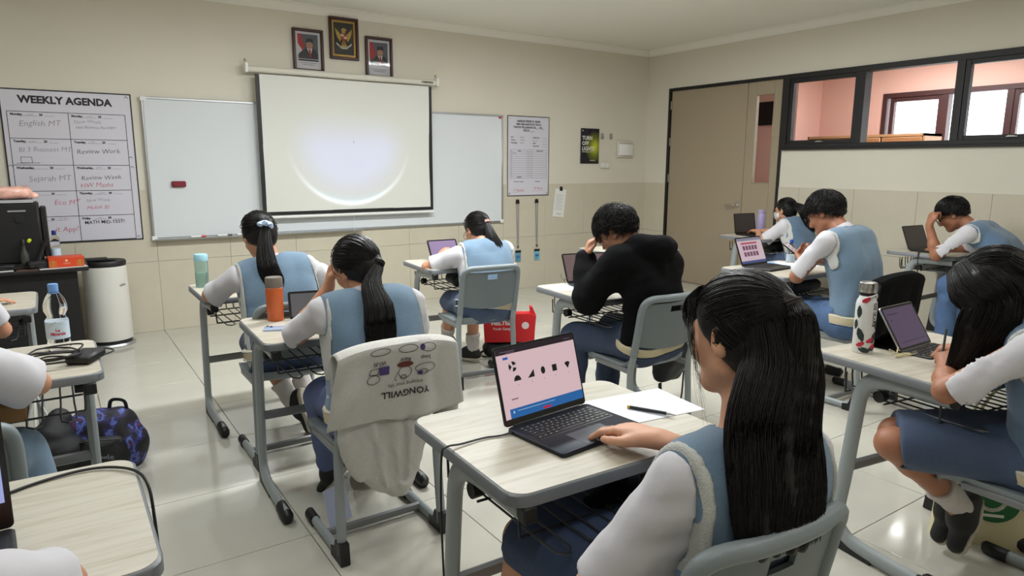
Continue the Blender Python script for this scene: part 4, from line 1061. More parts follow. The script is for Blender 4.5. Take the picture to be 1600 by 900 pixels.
days = ('Monday,', 'Tuesday,', 'Wednesday,', 'Thursday,', 'Friday,')
for k, d in enumerate(days):
    for x in (ta+.02, tm+.02):
        t = TX(); L_ = len(d)*.0105; t.line(d, x, zt-k*dz-.022, .023, .0012, 'LEFT'); t.line('20', x+L_+.11, zt-k*dz-.022, .023, .0012, 'LEFT'); t.stroke([(x+L_+.01, zt-k*dz-.03), (x+L_+.10, zt-k*dz-.031)], .0016); t.stroke([(x+L_+.145, zt-k*dz-.03), (x+L_+.21, zt-k*dz-.031)], .0016); t.put('day_heading', m_ink, ag, WM(0,0,.0146))
def script(lines, name, m): 
    for (s_, x, z, sz) in lines: TX().line(s_, x, z, sz, -.0004, 'LEFT', wob=.003, rot=.02, shear=.15).put(name, m, ag, WM(0,0,.0147))
script([('English MT', -.14, 1.755, .062), ('Sejarah MT', -.12, 1.33, .062), ('New Week', tm+.03, 1.78, .040), ('BI 3 Business MT', -.16, 1.555, .050), ('New Week', tm+.06, 1.155, .036)], 'faded_handwriting', m_inkg)
script([('HW Business Paradigm', tm+.04, 1.735, .030), ('Review Work', tm+.03, 1.545, .054), ('Review Week', tm+.04, 1.335, .050), ('3 Mar', ta+.12, 1.823, .020), ('4 Mar', ta+.12, 1.62, .020), ('3 Mar', tm+.12, 1.823, .020), ('4 Mar', tm+.12, 1.62, .020), ('5 Mar', tm+.15, 1.416, .020), ('6 Mar', tm+.15, 1.212, .020), ('7 Mar', tm+.12, 1.009, .020)], 'grey_handwriting', m_inkd)
script([('HW Maths', tm+.03, 1.275, .052), ('Mulok BI', tm+.06, 1.095, .044), ('Eco MT', .03, 1.14, .056), ('13 Mar', .05, 1.01, .026), ('it App!', .02, .925, .058)], 'red_handwriting', m_red)
t = TX(); t.line('MATH MID-TEST!', tm+.035, .975, .038, .0004, 'LEFT', wob=.002).put('black_handwriting', m_ink, ag, WM(0,0,.0147)); t = TX(); t.stroke([(-.15,1.50), (-.15,1.455), (-.08,1.455), (-.08,1.50), (-.15,1.50)], .003); t.stroke([(-.18,1.452), (-.03,1.456)], .003); t.put('laptop_doodle', m_ink, ag, WM(0,0,.0147))
t = TX()
for (x, z) in ((.605,1.985), (.605,1.42), (-.22,1.43), (.605,.84), (.60,1.50)): t.stroke([(x-.012,z), (x,z+.01), (x+.012,z-.004)], .004)
t.put('stamps', m_inkd, ag, WM(0,0,.0147))
# whiteboard
m_board = mat('whiteboard_enamel', (214,219,222), .16); m_alu = mat('aluminium', (186,188,190), .35, metal=.9)
wb = thing('whiteboard', 'wide white marker board on the front wall behind the projector screen', 'whiteboard', (0,0,0))
G().span(.72, 4.30, YW-.030, YW-.010, .82, 1.99).obj('panel', m_board, wb)
for nm, a in (('frame_rail', (.707,4.312,.805,.825)), ('frame_rail', (.707,4.312,1.985,2.005)), ('frame_stile', (.707,.727,.825,1.985)), ('frame_stile', (4.292,4.312,.825,1.985))):
    G().span(a[0], a[1], YW-.036, YW-.009, a[2], a[3], .004).obj(nm, m_alu, wb)
G().span(.72, 2.6, YW-.085, YW-.034, .800, .812, .004).obj('pen_tray', m_alu, wb)
for (x, z) in ((.722,1.985), (.722,.82), (4.297,.82)): G().box((x,YW-.032,z), (.045,.02,.04), .006).obj('corner_cap', m_white, wb)
TX().rect(4.25, 4.285, 1.965, 1.985).put('sticker', m_inkr, wb, WM(0,0,.0365))
er = thing('board_eraser', 'dark red eraser stuck on the whiteboard', 'eraser', (.945, YW-.030, 1.28)); G().box((0,-.016,0), (.112,.030,.050), .008).obj('grip', mat('crimson_plastic', (122,20,36), .5), er); G().box((0,-.0045,0), (.108,.008,.047), .003).obj('felt', m_rub, er)
for (x, c, nm) in ((1.06,(190,50,40),'red'), (1.28,(30,30,34),'black'), (1.45,(34,36,60),'navy')):
    mk = thing('board_marker', nm+' capped marker lying on the whiteboard tray', 'marker', (x, YW-.062, .8205), 0, 'markers on the board tray'); G().tube([(-.055,0,0), (.03,0,0)], .0085, 8).obj('barrel', m_white, mk); G().tube([(.028,0,0), (.068,0,0)], .0088, 8).obj('cap', mat('cap_'+nm, c, .4), mk)
# projector screen
def screen_mat():
    m = bpy.data.materials.new('projected_image'); m.use_nodes = True; nt = m.node_tree; b = nt.nodes['Principled BSDF']; L = nt.links; N = nt.nodes
    b.inputs['Base Color'].default_value = (*lin((205,206,200)), 1); b.inputs['Roughness'].default_value = .8
    tc = N.new('ShaderNodeTexCoord'); sp = N.new('ShaderNodeSeparateXYZ'); L.new(tc.outputs['Object'], sp.inputs[0])
    def mth(op, a, c=None, v=None):
        n = N.new('ShaderNodeMath'); n.operation = op
        for i, q in enumerate((a, c)):
            if q is None: continue
            if hasattr(q, 'is_output'): L.new(q, n.inputs[i])
            else: n.inputs[i].default_value = q
        return n.outputs[0]
    X, Z = sp.outputs[0], sp.outputs[2]                       # the ring is centred on the object's origin
    r = mth('SQRT', mth('ADD', mth('MULTIPLY', X, X), mth('MULTIPLY', Z, Z)))
    dn = mth('MAXIMUM', mth('MULTIPLY', mth('DIVIDE', Z, r), -1.), 0.)
    dr = mth('SUBTRACT', r, .615); e = mth('POWER', 2.718, mth('MULTIPLY', mth('MULTIPLY', dr, dr), -2600.)); ring = mth('MULTIPLY', e, mth('POWER', dn, 2.2))
    e2 = mth('POWER', 2.718, mth('MULTIPLY', mth('MULTIPLY', dr, dr), -260.)); glow = mth('MULTIPLY', mth('MULTIPLY', e2, mth('LESS_THAN', r, .615)), mth('POWER', dn, 6.))
    q = N.new('ShaderNodeMapRange'); L.new(r, q.inputs[0]); q.inputs[1].default_value = .66; q.inputs[2].default_value = .30; q.interpolation_type = 'SMOOTHSTEP'
    zz = N.new('ShaderNodeMapRange'); L.new(Z, zz.inputs[0]); zz.inputs[1].default_value = .30; zz.inputs[2].default_value = -.15; zz.interpolation_type = 'SMOOTHSTEP'
    disc = mth('MULTIPLY', q.outputs[0], zz.outputs[0])
    def col(c, f):
        n = N.new('ShaderNodeMixRGB'); n.inputs[1].default_value = (0,0,0,1); n.inputs[2].default_value = (*c, 1); L.new(f, n.inputs[0]); return n.outputs[0]
    def addc(a, c):
        n = N.new('ShaderNodeMixRGB'); n.blend_type = 'ADD'; n.inputs[0].default_value = 1; L.new(a, n.inputs[1]); L.new(c, n.inputs[2]); return n.outputs[0]
    out = addc(addc(col((.04,.06,.24), disc), col((.38,.42,.46), ring)), col((.02,.12,.18), glow))
    base = N.new('ShaderNodeMixRGB'); base.blend_type = 'ADD'; base.inputs[0].default_value = 1; base.inputs[2].default_value = (.07,.07,.06,1); L.new(out, base.inputs[1])
    L.new(base.outputs[0], b.inputs['Emission Color']); b.inputs['Emission Strength'].default_value = 1.  # the projector's light on the fabric, put into the material as emission
    return m
ps = thing('projector_screen', 'pull-down projector screen with black borders showing a pale blue ring of light', 'projector screen', (2.49, YW-.10, 1.69))
ox, oz = 2.49, 1.69; SX0, SX1, SZ0, SZ1 = 1.622-ox, 3.378-ox, .985-oz, 2.245-oz
def cl(u, v): x = SX0+.035+(SX1-SX0-.07)*u; z = SZ0+.032+(SZ1-SZ0-.032)*v; return (x, -.004-.006*math.sin(u*9)*math.sin(v*3.1)-.008*math.sin((u*1.2+v*.9)*7), z)
G().grid(cl, 25, 17).obj('screen_fabric', screen_mat(), ps, recalc=False)
g = G(); g.span(SX0, SX0+.037, -.004, .002, SZ0, SZ1); g.span(SX1-.037, SX1, -.004, .002, SZ0, SZ1); g.span(SX0+.037, SX1-.037, -.004, .002, SZ0, SZ0+.034); g.obj('black_border', m_rub, ps)
G().tube([(SX0-.055,.012,2.285-oz), (SX1+.055,.012,2.285-oz)], .030, 12).obj('roller_case', m_offw, ps)
for x in (SX0-.07, SX1+.07): G().box((x,.012,2.295-oz), (.03,.075,.085), .006).obj('end_cap', m_white, ps); 
for x in (SX0-.07, SX1+.07): G().tube(smooth_path([(x,.06,2.36-oz), (x,.03,2.37-oz), (x,.02,2.34-oz)], 3), .006, 6).obj('hanging_hook', m_steel, ps)
G().tube([(SX0-.01,-.002,SZ0-.018), (SX1+.01,-.002,SZ0-.018)], .014, 8).obj('bottom_bar', m_white, ps)
G().tube([(0,-.01,SZ0-.03), (.004,-.012,SZ0-.12), (0,-.012,SZ0-.20)], .002, 5).obj('pull_cord', m_white, ps)
TX().line('SCREENVIEW', 0, 0, .022, .001).put('maker_mark', m_ink, ps, Matrix(((1,0,0,SX1-.05), (0,0,-1,-.0195), (0,1,0,2.285-oz), (0,0,0,1))))
TX().stroke([(0,.012), (.006,-.012)], .003).put('speck', m_ink, ps, Matrix(((1,0,0,.02), (0,0,-1,-.02), (0,1,0,-.02), (0,0,0,1))))
# framed portraits and emblem
m_mah = mat('mahogany', (58,24,22), .35, var=.2, vscale=20, stretch=(1,1,12)); m_gold = mat('gold_paint', (196,160,72), .4, metal=.3); m_pglass = mat('picture_glass', (255,255,255), .03, trans=1., ior=1.25)
def pframe(name, label, cx, cz, w, h):
    t = thing(name, label, 'picture frame', (cx, YW-.012, cz)); f = .026; g = G()
    for (a, b, c, d) in ((-w/2,w/2,h/2-f,h/2), (-w/2,w/2,-h/2,-h/2+f), (-w/2,-w/2+f,-h/2+f,h/2-f), (w/2-f,w/2,-h/2+f,h/2-f)): g.span(a, b, -.022, .012, c, d, .005)
    g.obj('moulding', m_mah, t); G().box((0,.006,0), (w-f,.006,h-f)).obj('backing', mat('mount_white', (226,226,232), .6), t)
    G().box((0,-.008,0), (w-2*f+.004,.002,h-2*f+.004)).obj('picture_glass', m_pglass, t)
    G().tube([(0,.004,h/2-.005), (0,.004,h/2+.018)], .006, 6).obj('hook', m_steel, t)
    return t, lambda k: Matrix(((1,0,0,0), (0,0,-1,.002-k*.0006), (0,1,0,0), (0,0,0,1)))
def portrait(t, PM, flag_l, sx, body):
    TX().rect(-.095,.095,-.075,.145).put('portrait_ground', mat('slate_backdrop', (88,92,104), .6), t, PM(1))
    TX().poly([(-.095,.145), (-.065,.145), (-.03,.03), (-.07,-.03), (-.095,.0)]).put('flag_red', mat('flag_red', (176,44,48), .6), t, PM(2)); 
    if flag_l: TX().poly([(-.095,.06), (-.055,.0), (-.095,-.04)]).put('flag_white', mat('flag_white', (215,213,220), .6), t, PM(3))
    TX().poly([(-.09+sx*.0,-.075), (-.085,-.03), (-.045,.0), (-.01,.022), (.045,.022), (.075,.0), (.09,-.035), (.092,-.075)]).put('jacket', mat('charcoal_jacket', (44,46,50), .6), t, PM(4))
    TX().poly([(-.012+sx,.022), (.040+sx,.022), (.020+sx,-.05)]).put('shirt_front', m_white, t, PM(5)); TX().poly([(.006+sx,.012), (.022+sx,.012), (.028+sx,-.05), (.018+sx,-.07), (.008+sx,-.05)]).put('tie', mat('tie_red', (150,36,40), .6), t, PM(6))
    TX().disc(.014+sx,.052,.030,.038).put('face', mat('portrait_skin', (190,140,112), .6), t, PM(6)); TX().poly([(-.020+sx,.068), (-.016+sx,.108), (.046+sx,.108), (.050+sx,.068), (.014+sx,.078)]).put('cap', mat('portrait_cap', (26,26,30), .6), t, PM(7))
    q = TX(); q.disc(.004+sx,.056,.004,.002); q.disc(.026+sx,.056,.004,.002); q.stroke([(.004+sx,.030), (.024+sx,.030)], .003); q.put('features', mat('portrait_dark', (70,40,34), .6), t, PM(8))
    q = TX()
    for k, wd in ((0,.075), (1,.055)): q.stroke([(-wd,-.112-k*.016), (wd,-.112-k*.016)], .005)
    q.put('caption', mat('caption_grey', (150,140,150), .6), t, PM(2))
t, PM = pframe('portrait_frame', 'left framed portrait of a man in a dark jacket before a flag', 2.142, 2.50, .29, .385); portrait(t, PM, True, .0, 0)
TX().rect(-.095,.095,-.095,-.08).put('portrait_bar', mat('charcoal_bar', (40,40,44), .5), t, PM(2))
t, PM = pframe('portrait_frame', 'right framed portrait of a man in a black cap and red tie', 2.848, 2.495, .285, .39); portrait(t, PM, False, .0, 1)
t, PM = pframe('emblem_frame', 'framed golden eagle emblem on black above the projector screen', 2.493, 2.64, .29, .385)
TX().rect(-.118,.118,-.166,.166).put('gold_border', m_gold, t, PM(1)); TX().rect(-.098,.098,-.146,.146).put('black_ground', m_rub, t, PM(2))
for sg in (-1, 1):
    for k in range(7):
        a = math.radians(40+k*17); TX().poly([(sg*.012,.02), (sg*(.085*math.cos(a*.55-.35)), .095-.018*k), (sg*(.080*math.cos(a*.55-.35)), .075-.018*k)]).put('wing_feather', m_gold, t, PM(3))
TX().poly([(-.016,.05), (-.024,.085), (.0,.10), (.022,.09), (.032,.078), (.016,.072), (.016,.05)]).put('eagle_head', m_gold, t, PM(4))
for k in range(5): a = -.5+.25*k; TX().poly([(-.006+.004*k-.008,-.02), (.006+.004*k-.008,-.02), (math.sin(a)*.06+.008,-.095), (math.sin(a)*.06-.008,-.095)]).put('tail_feather', m_gold, t, PM(4))
TX().poly([(-.028,.045), (.028,.045), (.028,.005), (0,-.03), (-.028,.005)]).put('shield', mat('flag_red', (176,44,48), .6), t, PM(5)); TX().rect(-.026,-.001,.022,.043).put('shield_quarter', m_white, t, PM(6)); TX().rect(.001,.026,-.0,.02).put('shield_quarter', m_white, t, PM(6)); TX().poly([(-.012,.020), (0,.034), (.012,.020), (0,.006)]).put('shield_star', m_gold, t, PM(7))
rb = [(x, -.085+.9*(x*x)*8) for x in np.linspace(-.075,.075,9)]; q = TX(); q.poly([(x, z+.009) for x, z in rb]+[(x, z-.009) for x, z in rb[::-1]]); q.put('ribbon', m_white, t, PM(6)); TX().stroke([(-.05,-.066), (-.02,-.080), (.02,-.080), (.05,-.066)], .004).put('ribbon_motto', m_ink, t, PM(7))
# attendance chart
at = thing('attendance_chart', 'white attendance chart with a ruled table right of the whiteboard', 'poster', (4.68, YW-.012, 1.555)); W2, H2 = .595, .91
G().box((0,.0,0), (W2,.005,H2)).obj('sheet', m_sheet, at)
def AM(k=0): return Matrix(((1,0,0,0), (0,0,-1,-.003-k*.0005), (0,1,0,0), (0,0,0,1)))
q = TX(); w = .009
q.rect(-W2/2,W2/2,H2/2-w,H2/2); q.rect(-W2/2,W2/2,-H2/2,-H2/2+w); q.rect(-W2/2,-W2/2+w,-H2/2,H2/2); q.rect(W2/2-w,W2/2,-H2/2,H2/2); q.put('border', m_ink, at, AM())
q = TX()
for k, s_ in enumerate(('ABSENSI PESERTA DIDIK', 'SMA MAHABODHI VIDYA', 'TAHUN PELAJARAN 20__ / 20__', 'KELAS ____')): q.line(s_, 0, .395-k*.034, .031, .0012)
for k, (a, b) in enumerate((('Hari', 'Kamis'), ('Tanggal', '27 Feb'), ('Wali Kelas', 'Mr. B'))): q.line(a, -.25, .215-k*.032, .020, .0008, 'LEFT'); q.line(b, -.12, .215-k*.032, .022, 0, 'LEFT')
for k, a in enumerate(('Jumlah Siswa', 'S __  I __', 'Hadir', 'Tidak Hadir')): q.line(a, .06, .215-k*.032, .018, .0008, 'LEFT'); q.stroke([(.20,.207-k*.032), (.26,.207-k*.032)], .002)
q.put('headings', m_ink, at, AM())
q = TX(); xs = (-.26,-.235,-.02,.005,.03,.055,.26)
for k in range(14): q.rect(-.26,.26,.075-k*.025-.001,.075-k*.025+.001)
for x in xs: q.rect(x-.001,x+.001,.075-13*.025,.075)
q.put('table_lines', m_ink, at, AM())
q = TX(); q.line('No', -.248, .062, .014); q.line('Nama', -.13, .062, .018, .0006); q.line('KETERANGAN', .16, .062, .015, .0006); q.line('JUMLAH', -.13, -.238, .018, .0006); q.line('Wali Kelas / Pengajar', -.14, -.29, .016, .0005); q.line('Piket Kelas', .13, -.29, .016, .0005); q.line('Anton', -.20, .037, .02)
for k in range(11): q.line(str(k+1), -.248, .037-k*.025, .015)
q.put('table_text', m_ink, at, AM())
q = TX(); q.line('A. Bayanti', -.14, -.385, .036, 0, wob=.003, shear=.2); q.line('M. Bram', .14, -.37, .036, 0, wob=.003, shear=.2); q.stroke([(-.23,-.41), (-.05,-.405)], .002); q.stroke([(.05,-.40), (.22,-.395)], .002); q.put('signatures', m_red, at, AM())
for sx in (-1,1):
    for sz in (-1,1): TX().disc(sx*(W2/2-.03), sz*(H2/2-.03), .011).put('pin', m_steel, at, AM(1))
# lanyards
for x, c, lb in ((4.525,(96,150,176),'left badge lanyard with a printed card below the attendance chart'), (4.80,(120,176,200),'right badge lanyard with a pale blue card below the attendance chart')):
    t = thing('badge_lanyard', lb, 'lanyard', (x, YW-.012, 1.06), 0, 'lanyards on the wall'); m_str = mat('grey_ribbon', (150,148,146), .8)
    G().prism([(-.024,-.045), (.024,-.045), (.016,0), (-.016,0)], -.014, .002, 'xzy').obj('binder_clip', m_rub, t)
    for s in (-1,1): G().box((s*.010+.008,-.004,-.30), (.012,.002,.53), M=RY(s*1.0-1)).obj('ribbon', m_str, t)
    G().tube([(.012,-.004,-.545), (.012,-.004,-.575)], .006, 6).obj('clasp', m_steel, t); G().box((.012,-.004,-.555), (.026,.008,.02), .003).obj('buckle', m_rub, t)
    cd = G().box((.014,-.004,-.665), (.075,.003,.135), .001).obj('card', mat('card_%d' % c[0], c, .35), t); G().box((.014,-.004,-.612), (.08,.005,.028), .001).obj('card_slot', m_rub, t)
    q = TX(); q.rect(-.012,.040,-.69,-.66); q.rect(-.012,.02,-.71,-.70); q.put('card_print', mat('card_print_blue', (52,110,160), .5), t, Matrix(((1,0,0,0), (0,0,-1,-.0065), (0,1,0,0), (0,0,0,1))))
nt_ = thing('clipped_notice', 'small slanting paper notice hung from a clip beside the attendance chart', 'paper', (5.17, YW-.014, 1.19)); nt_.rotation_euler = (0, math.radians(7), 0)
G().span(-.085,.085,-.002,.002,-.36,-.02).obj('paper', m_white, nt_); G().prism([(-.022,-.04), (.022,-.04), (.012,.01), (-.012,.01)], -.010, .006, 'xzy').obj('binder_clip', m_rub, nt_)
q = TX()
for k in range(14): q.stroke([(-.065,-.09-k*.014), (.06-.02*(k % 3),-.09-k*.014)], .003)
q.rect(-.03,.04,-.325,-.315); q.put('print', mat('faint_print', (172,172,178), .7), nt_, Matrix(((1,0,0,0), (0,0,-1,-.0028), (0,1,0,0), (0,0,0,1))))
# poster
def poster_mat():
    m = bpy.data.materials.new('lamp_poster_print'); m.use_nodes = True; N = m.node_tree.nodes; L = m.node_tree.links; b = N['Principled BSDF']; b.inputs['Roughness'].default_value = .35
    tc = N.new('ShaderNodeTexCoord'); mp = N.new('ShaderNodeMapping'); mp.inputs['Location'].default_value = (-.50,0,.05); mp.inputs['Scale'].default_value = (6.5,0,5.0); L.new(tc.outputs['Object'], mp.inputs[0])
    gr = N.new('ShaderNodeTexGradient'); gr.gradient_type = 'SPHERICAL'; L.new(mp.outputs[0], gr.inputs[0]); r = N.new('ShaderNodeValToRGB'); e = r.color_ramp.elements
    e[0].color = (*lin((22,20,34)), 1); e[1].color = (*lin((206,214,60)), 1); x = e.new(.45); x.color = (*lin((104,112,30)), 1); L.new(gr.outputs[0], r.inputs[0]); L.new(r.outputs[0], b.inputs['Base Color']); return m
po = thing('lights_poster', 'black poster with a yellow glow reading TURN OFF LIGHTS', 'poster', (5.612, YW-.012, 1.69)); G().box((0,0,0), (.295,.004,.425), .0005).obj('sheet', poster_mat(), po)
q = TX()
for k, s_ in enumerate(('TURN', 'OFF', 'LIGHTS')): q.line(s_, -.128, .095-k*.064, .066, .0018, 'LEFT', sx=.92)
q.line('when leaving the room', -.128, -.070, .018, .0004, 'LEFT'); q.line('SAVE ENERGY', .0, -.175, .014, .0003, 'LEFT'); q.disc(-.12, .185, .008); q.put('lettering', mat('poster_lettering', (226,226,214), .5), po, AM(0))
for x, nm in ((5.81,'left'), (5.955,'right')):
    t = thing('wall_clip', nm+' small grey plastic hook beside the lights poster', 'hook', (x, YW-.010, 1.815)); G().box((0,-.004,0), (.045,.012,.07), .006).obj('plate', mat('grey_plastic', (150,150,146), .5), t); G().tube(smooth_path([(0,-.008,-.005), (0,-.026,-.015), (0,-.024,.006)], 3), .005, 6).obj('prong', mat('grey_plastic', (150,150,146), .5), t)
t = thing('light_switch', 'white double light switch plate below the grey hooks', 'switch', (5.865, YW-.010, 1.46)); G().box((0,-.004,0), (.15,.012,.085), .004).obj('plate', m_offw, t)
for x in (-.036,.036): G().box((x,-.012,0), (.052,.008,.055), .003, RX(6)).obj('rocker', m_white, t)
t = thing('wall_dispenser', 'white box with a curved cover on the front wall near the corner', 'dispenser', (6.20, YW-.008, 1.655)); G().box((0,-.008,0), (.27,.02,.20), .005).obj('base', m_offw, t)
G().prism([(-.115,0), (-.105,-.045), (-.04,-.068), (.04,-.068), (.105,-.045), (.115,0)], -.07, .07, 'xyz').obj('cover', m_white, t); G().span(-.125,.125,-.03,0,.075,.095,.003).obj('top_flange', m_offw, t)
# ------------------------------------------------------------------ teacher's corner
ap = thing('air_purifier', 'tall white oval floor unit with a black top by the front wall', 'appliance', (.315, 6.30, 0))
E_ = Matrix.Diagonal(Vector((1.0, .92, 1)))
G().lathe([(.158,.05), (.160,.06), (.157,.62), (.152,.655), (.10,.66)], 36, M=E_).obj('housing', mat('appliance_white', (218,216,208), .32), ap); G().lathe([(.150,.022), (.150,.052)], 36, M=E_).obj('shadow_gap', m_rub, ap); G().lathe([(.172,0), (.176,.008), (.168,.022)], 36, M=E_).obj('foot_ring', m_alu, ap)
G().lathe([(.153,.645), (.158,.675), (.150,.69), (.09,.684), (.085,.66)], 36, M=E_).obj('top_grille', m_rub, ap); G().box((-.05,.0,.70), (.16,.12,.02), .006).obj('display_lid', m_black, ap); G().box((.11,-.113,.50), (.05,.006,.012), .002, RZ(45)).obj('handle_slot', m_alu, ap)
td = thing('teacher_desk', 'black teacher desk cluttered with equipment at the left', 'desk', (0,0,0)); G().span(-1.35,.185,5.55,6.25,.715,.742,.006).obj('desktop', m_black, td); G().span(-1.3,.115,5.60,5.62,.02,.715).obj('modesty_panel', m_black, td); G().span(.09,.115,5.62,6.2,0,.715).obj('side_panel', m_black, td); G().span(-1.3,-1.275,5.62,6.2,0,.715).obj('side_panel', m_black, td)
TD = .742
t = thing('desk_paper', 'loose white sheet under the orange box on the teacher desk', 'paper', (.03,5.66,TD)); G().box((0,0,.001), (.28,.20,.002), M=RZ(8)).obj('sheet', m_white, t)
t = thing('tissue_box', 'flat orange-red carton with yellow ornament on the teacher desk', 'box', (.055,5.66,TD+.002), math.radians(4)); bx_ = G().box((0,0,.036), (.21,.13,.07), .004).obj('carton', mat('orange_red_card', (206,70,34), .45), t)
q = TX()
for sx in (-1,1):
    for k in range(3): q.stroke([(sx*.10,-.022+k*.012), (sx*.075,-.030+k*.014), (sx*.085,-.012+k*.012), (sx*.06,-.026+k*.012)], .004)
q.put('ornament', m_gold, t, Matrix(((1,0,0,0), (0,0,-1,-.0656), (0,1,0,.038), (0,0,0,1)))); q = TX(); q.disc(0,.008,.008); q.line('TISSUE', 0, -.012, .014); q.put('box_print', mat('box_print', (236,190,150), .5), t, Matrix(((1,0,0,0), (0,0,-1,-.0657), (0,1,0,.038), (0,0,0,1))))
def pet(name, label, loc, h, r, cap, liquid=True, lab=None, sq=.9):
    t = thing(name, label, 'bottle', loc); m_pet = mat('clear_pet', (255,255,255), .04, trans=1., ior=1.12)
    k = h/.24; pr = [(.0, .004), (.8*r,.0), (r,.012*k), (r,.03*k), (.94*r,.036*k), (r,.042*k), (r,.112*k), (.80*r,.122*k), (.80*r,.128*k), (1.02*r,.146*k), (1.02*r,.165*k), (.85*r,.190*k), (.45*r,.212*k), (.38*r,.218*k), (.38*r,.232*k)]
    b_ = G().lathe(pr, 24).obj('body', m_pet, t, recalc=True)
    G().lathe([(.0,.216*k), (.44*r,.216*k), (.45*r,.24*k), (.42*r,.243*k), (0,.243*k)], 20).obj('cap', mat('cap_%d%d' % cap[:2], cap, .4), t); G().lathe([(.47*r,.209*k), (.47*r,.214*k), (.3*r,.214*k)], 20).obj('neck_ring', mat('cap_%d%d' % cap[:2], cap, .4), t)
    if lab:
        G().lathe([(1.012*r,.046*k), (1.012*r,.108*k)], 24).obj('label_band', mat('label_white_blue', (206,222,236), .4), t)
    return t, k
t, _ = pet('water_bottle', 'small clear water bottle with a dark blue cap on the teacher desk', (.005,5.92,TD), .23, .031, (36,48,120), lab=True)
om = thing('office_machine', 'bulky black office machine on the teacher desk with papers on top', 'office machine', (-.20,5.86,TD)); G().span(-.25,.135,-.14,.14,.03,.445,.012).obj('body', mat('machine_black', (20,20,23), .45), om); G().span(.137,.175,-.10,.13,.06,.41,.008).obj('side_flap', m_black, om); G().span(-.115,-.11,-.143,-.139,.05,.44).obj('seam', m_rub, om); G().tube([(.02,-.14,.34), (.02,-.152,.34)], .028, 16).obj('dial', m_rub, om); G().span(-.04,.06,-.1415,-.14,.385,.395).obj('maker_plate', mat('grey_plastic', (150,150,146), .5), om); G().span(-.25,.17,-.16,.14,0,.03,.004).obj('base', m_black, om)
t = thing('paper_stack', 'thin stack of papers on top of the black office machine', 'paper', (-.24,5.84,TD+.445)); 
for k in range(4): G().box((.004*k,0,.003+.005*k), (.30-.01*k,.24,.004), M=RZ(k*2-3)).obj('sheet', [m_white, mat('grey_paper', (150,150,160), .6)][k % 2], t)
t = thing('wrapped_gift', 'flat red and cream wrapped packet on top of the papers', 'packet', (-.26,5.84,TD+.468)); v = Vol((-.2,-.15,-.01), (.22,.15,.12), .008); v.cone((-.15,-.07,.045), (.12,-.07,.045), .042, .042, .03); v.cone((-.15,.07,.045), (.12,.07,.045), .042, .042, .03); v.cone((-.15,0,.05), (.12,0,.05), .05, .04, .04); v.cone((.1,0,.03), (.19,.0,.015), .05, .02, .03); v.plane((0,0,.002), (0,0,-1)); v.plane((0,0,.088), (0,0,1), .02); v.fold(.004, 40, 5)
v.obj('wrapping', mat('red_cream_wrap', (222,168,152), .25, var=.45, vscale=9), t)
t = thing('cable_clutter', 'black cables and adapters heaped in front of the office machine', 'cable', (-.22,5.64,TD)); r_ = np.random.default_rng(5)
for k in range(5): G().tube(smooth_path([(r_.uniform(-.22,.26), r_.uniform(-.06,.06), .012+.02*r_.random()) for _ in range(6)], 5), .006, 6).obj('cable', m_rub, t)
G().box((.12,-.02,.03), (.14,.07,.05), .01, RZ(20)).obj('adapter', m_rub, t); G().box((-.10,0,.02), (.18,.09,.04), .01, RZ(-8)).obj('adapter', m_rub, t)
t = thing('spray_bottle', 'small dark bottle with a yellow-green tip before the office machine', 'bottle', (-.175,5.68,TD)); G().lathe([(.0,0), (.026,0), (.028,.02), (.026,.10), (.012,.135), (.012,.16)], 18).obj('body', mat('smoky_plastic', (58,60,54), .25), t); G().lathe([(.014,.158), (.014,.19), (.008,.2)], 14).obj('neck', m_rub, t); G().box((.035,-.01,.19), (.022,.02,.03), .006, RY(30)).obj('tip', mat('lime_plastic', (196,214,40), .4), t)
t = thing('desk_phone', 'black handset leaning before the office machine', 'handset', (-.06,5.69,TD)); G().tube(smooth_path([(-.05,-.01,.012), (-.03,0,.07), (-.005,.01,.14), (.02,.012,.185)], 4), [.016]*4+[.013]*5+[.018]*4, 8).obj('handle', m_black, t); G().box((-.04,-.005,.012), (.10,.07,.024), .006).obj('cradle', m_black, t)
t = thing('open_notebook', 'open notebook at the front edge of the teacher desk', 'notebook', (-.27,5.605,TD)); G().box((-.06,0,.003), (.17,.09,.006), M=RZ(5)).obj('page_block', m_white, t); G().box((.10,.0,.002), (.12,.09,.004), M=RZ(5)).obj('cover', mat('brown_cover', (104,74,56), .6), t)
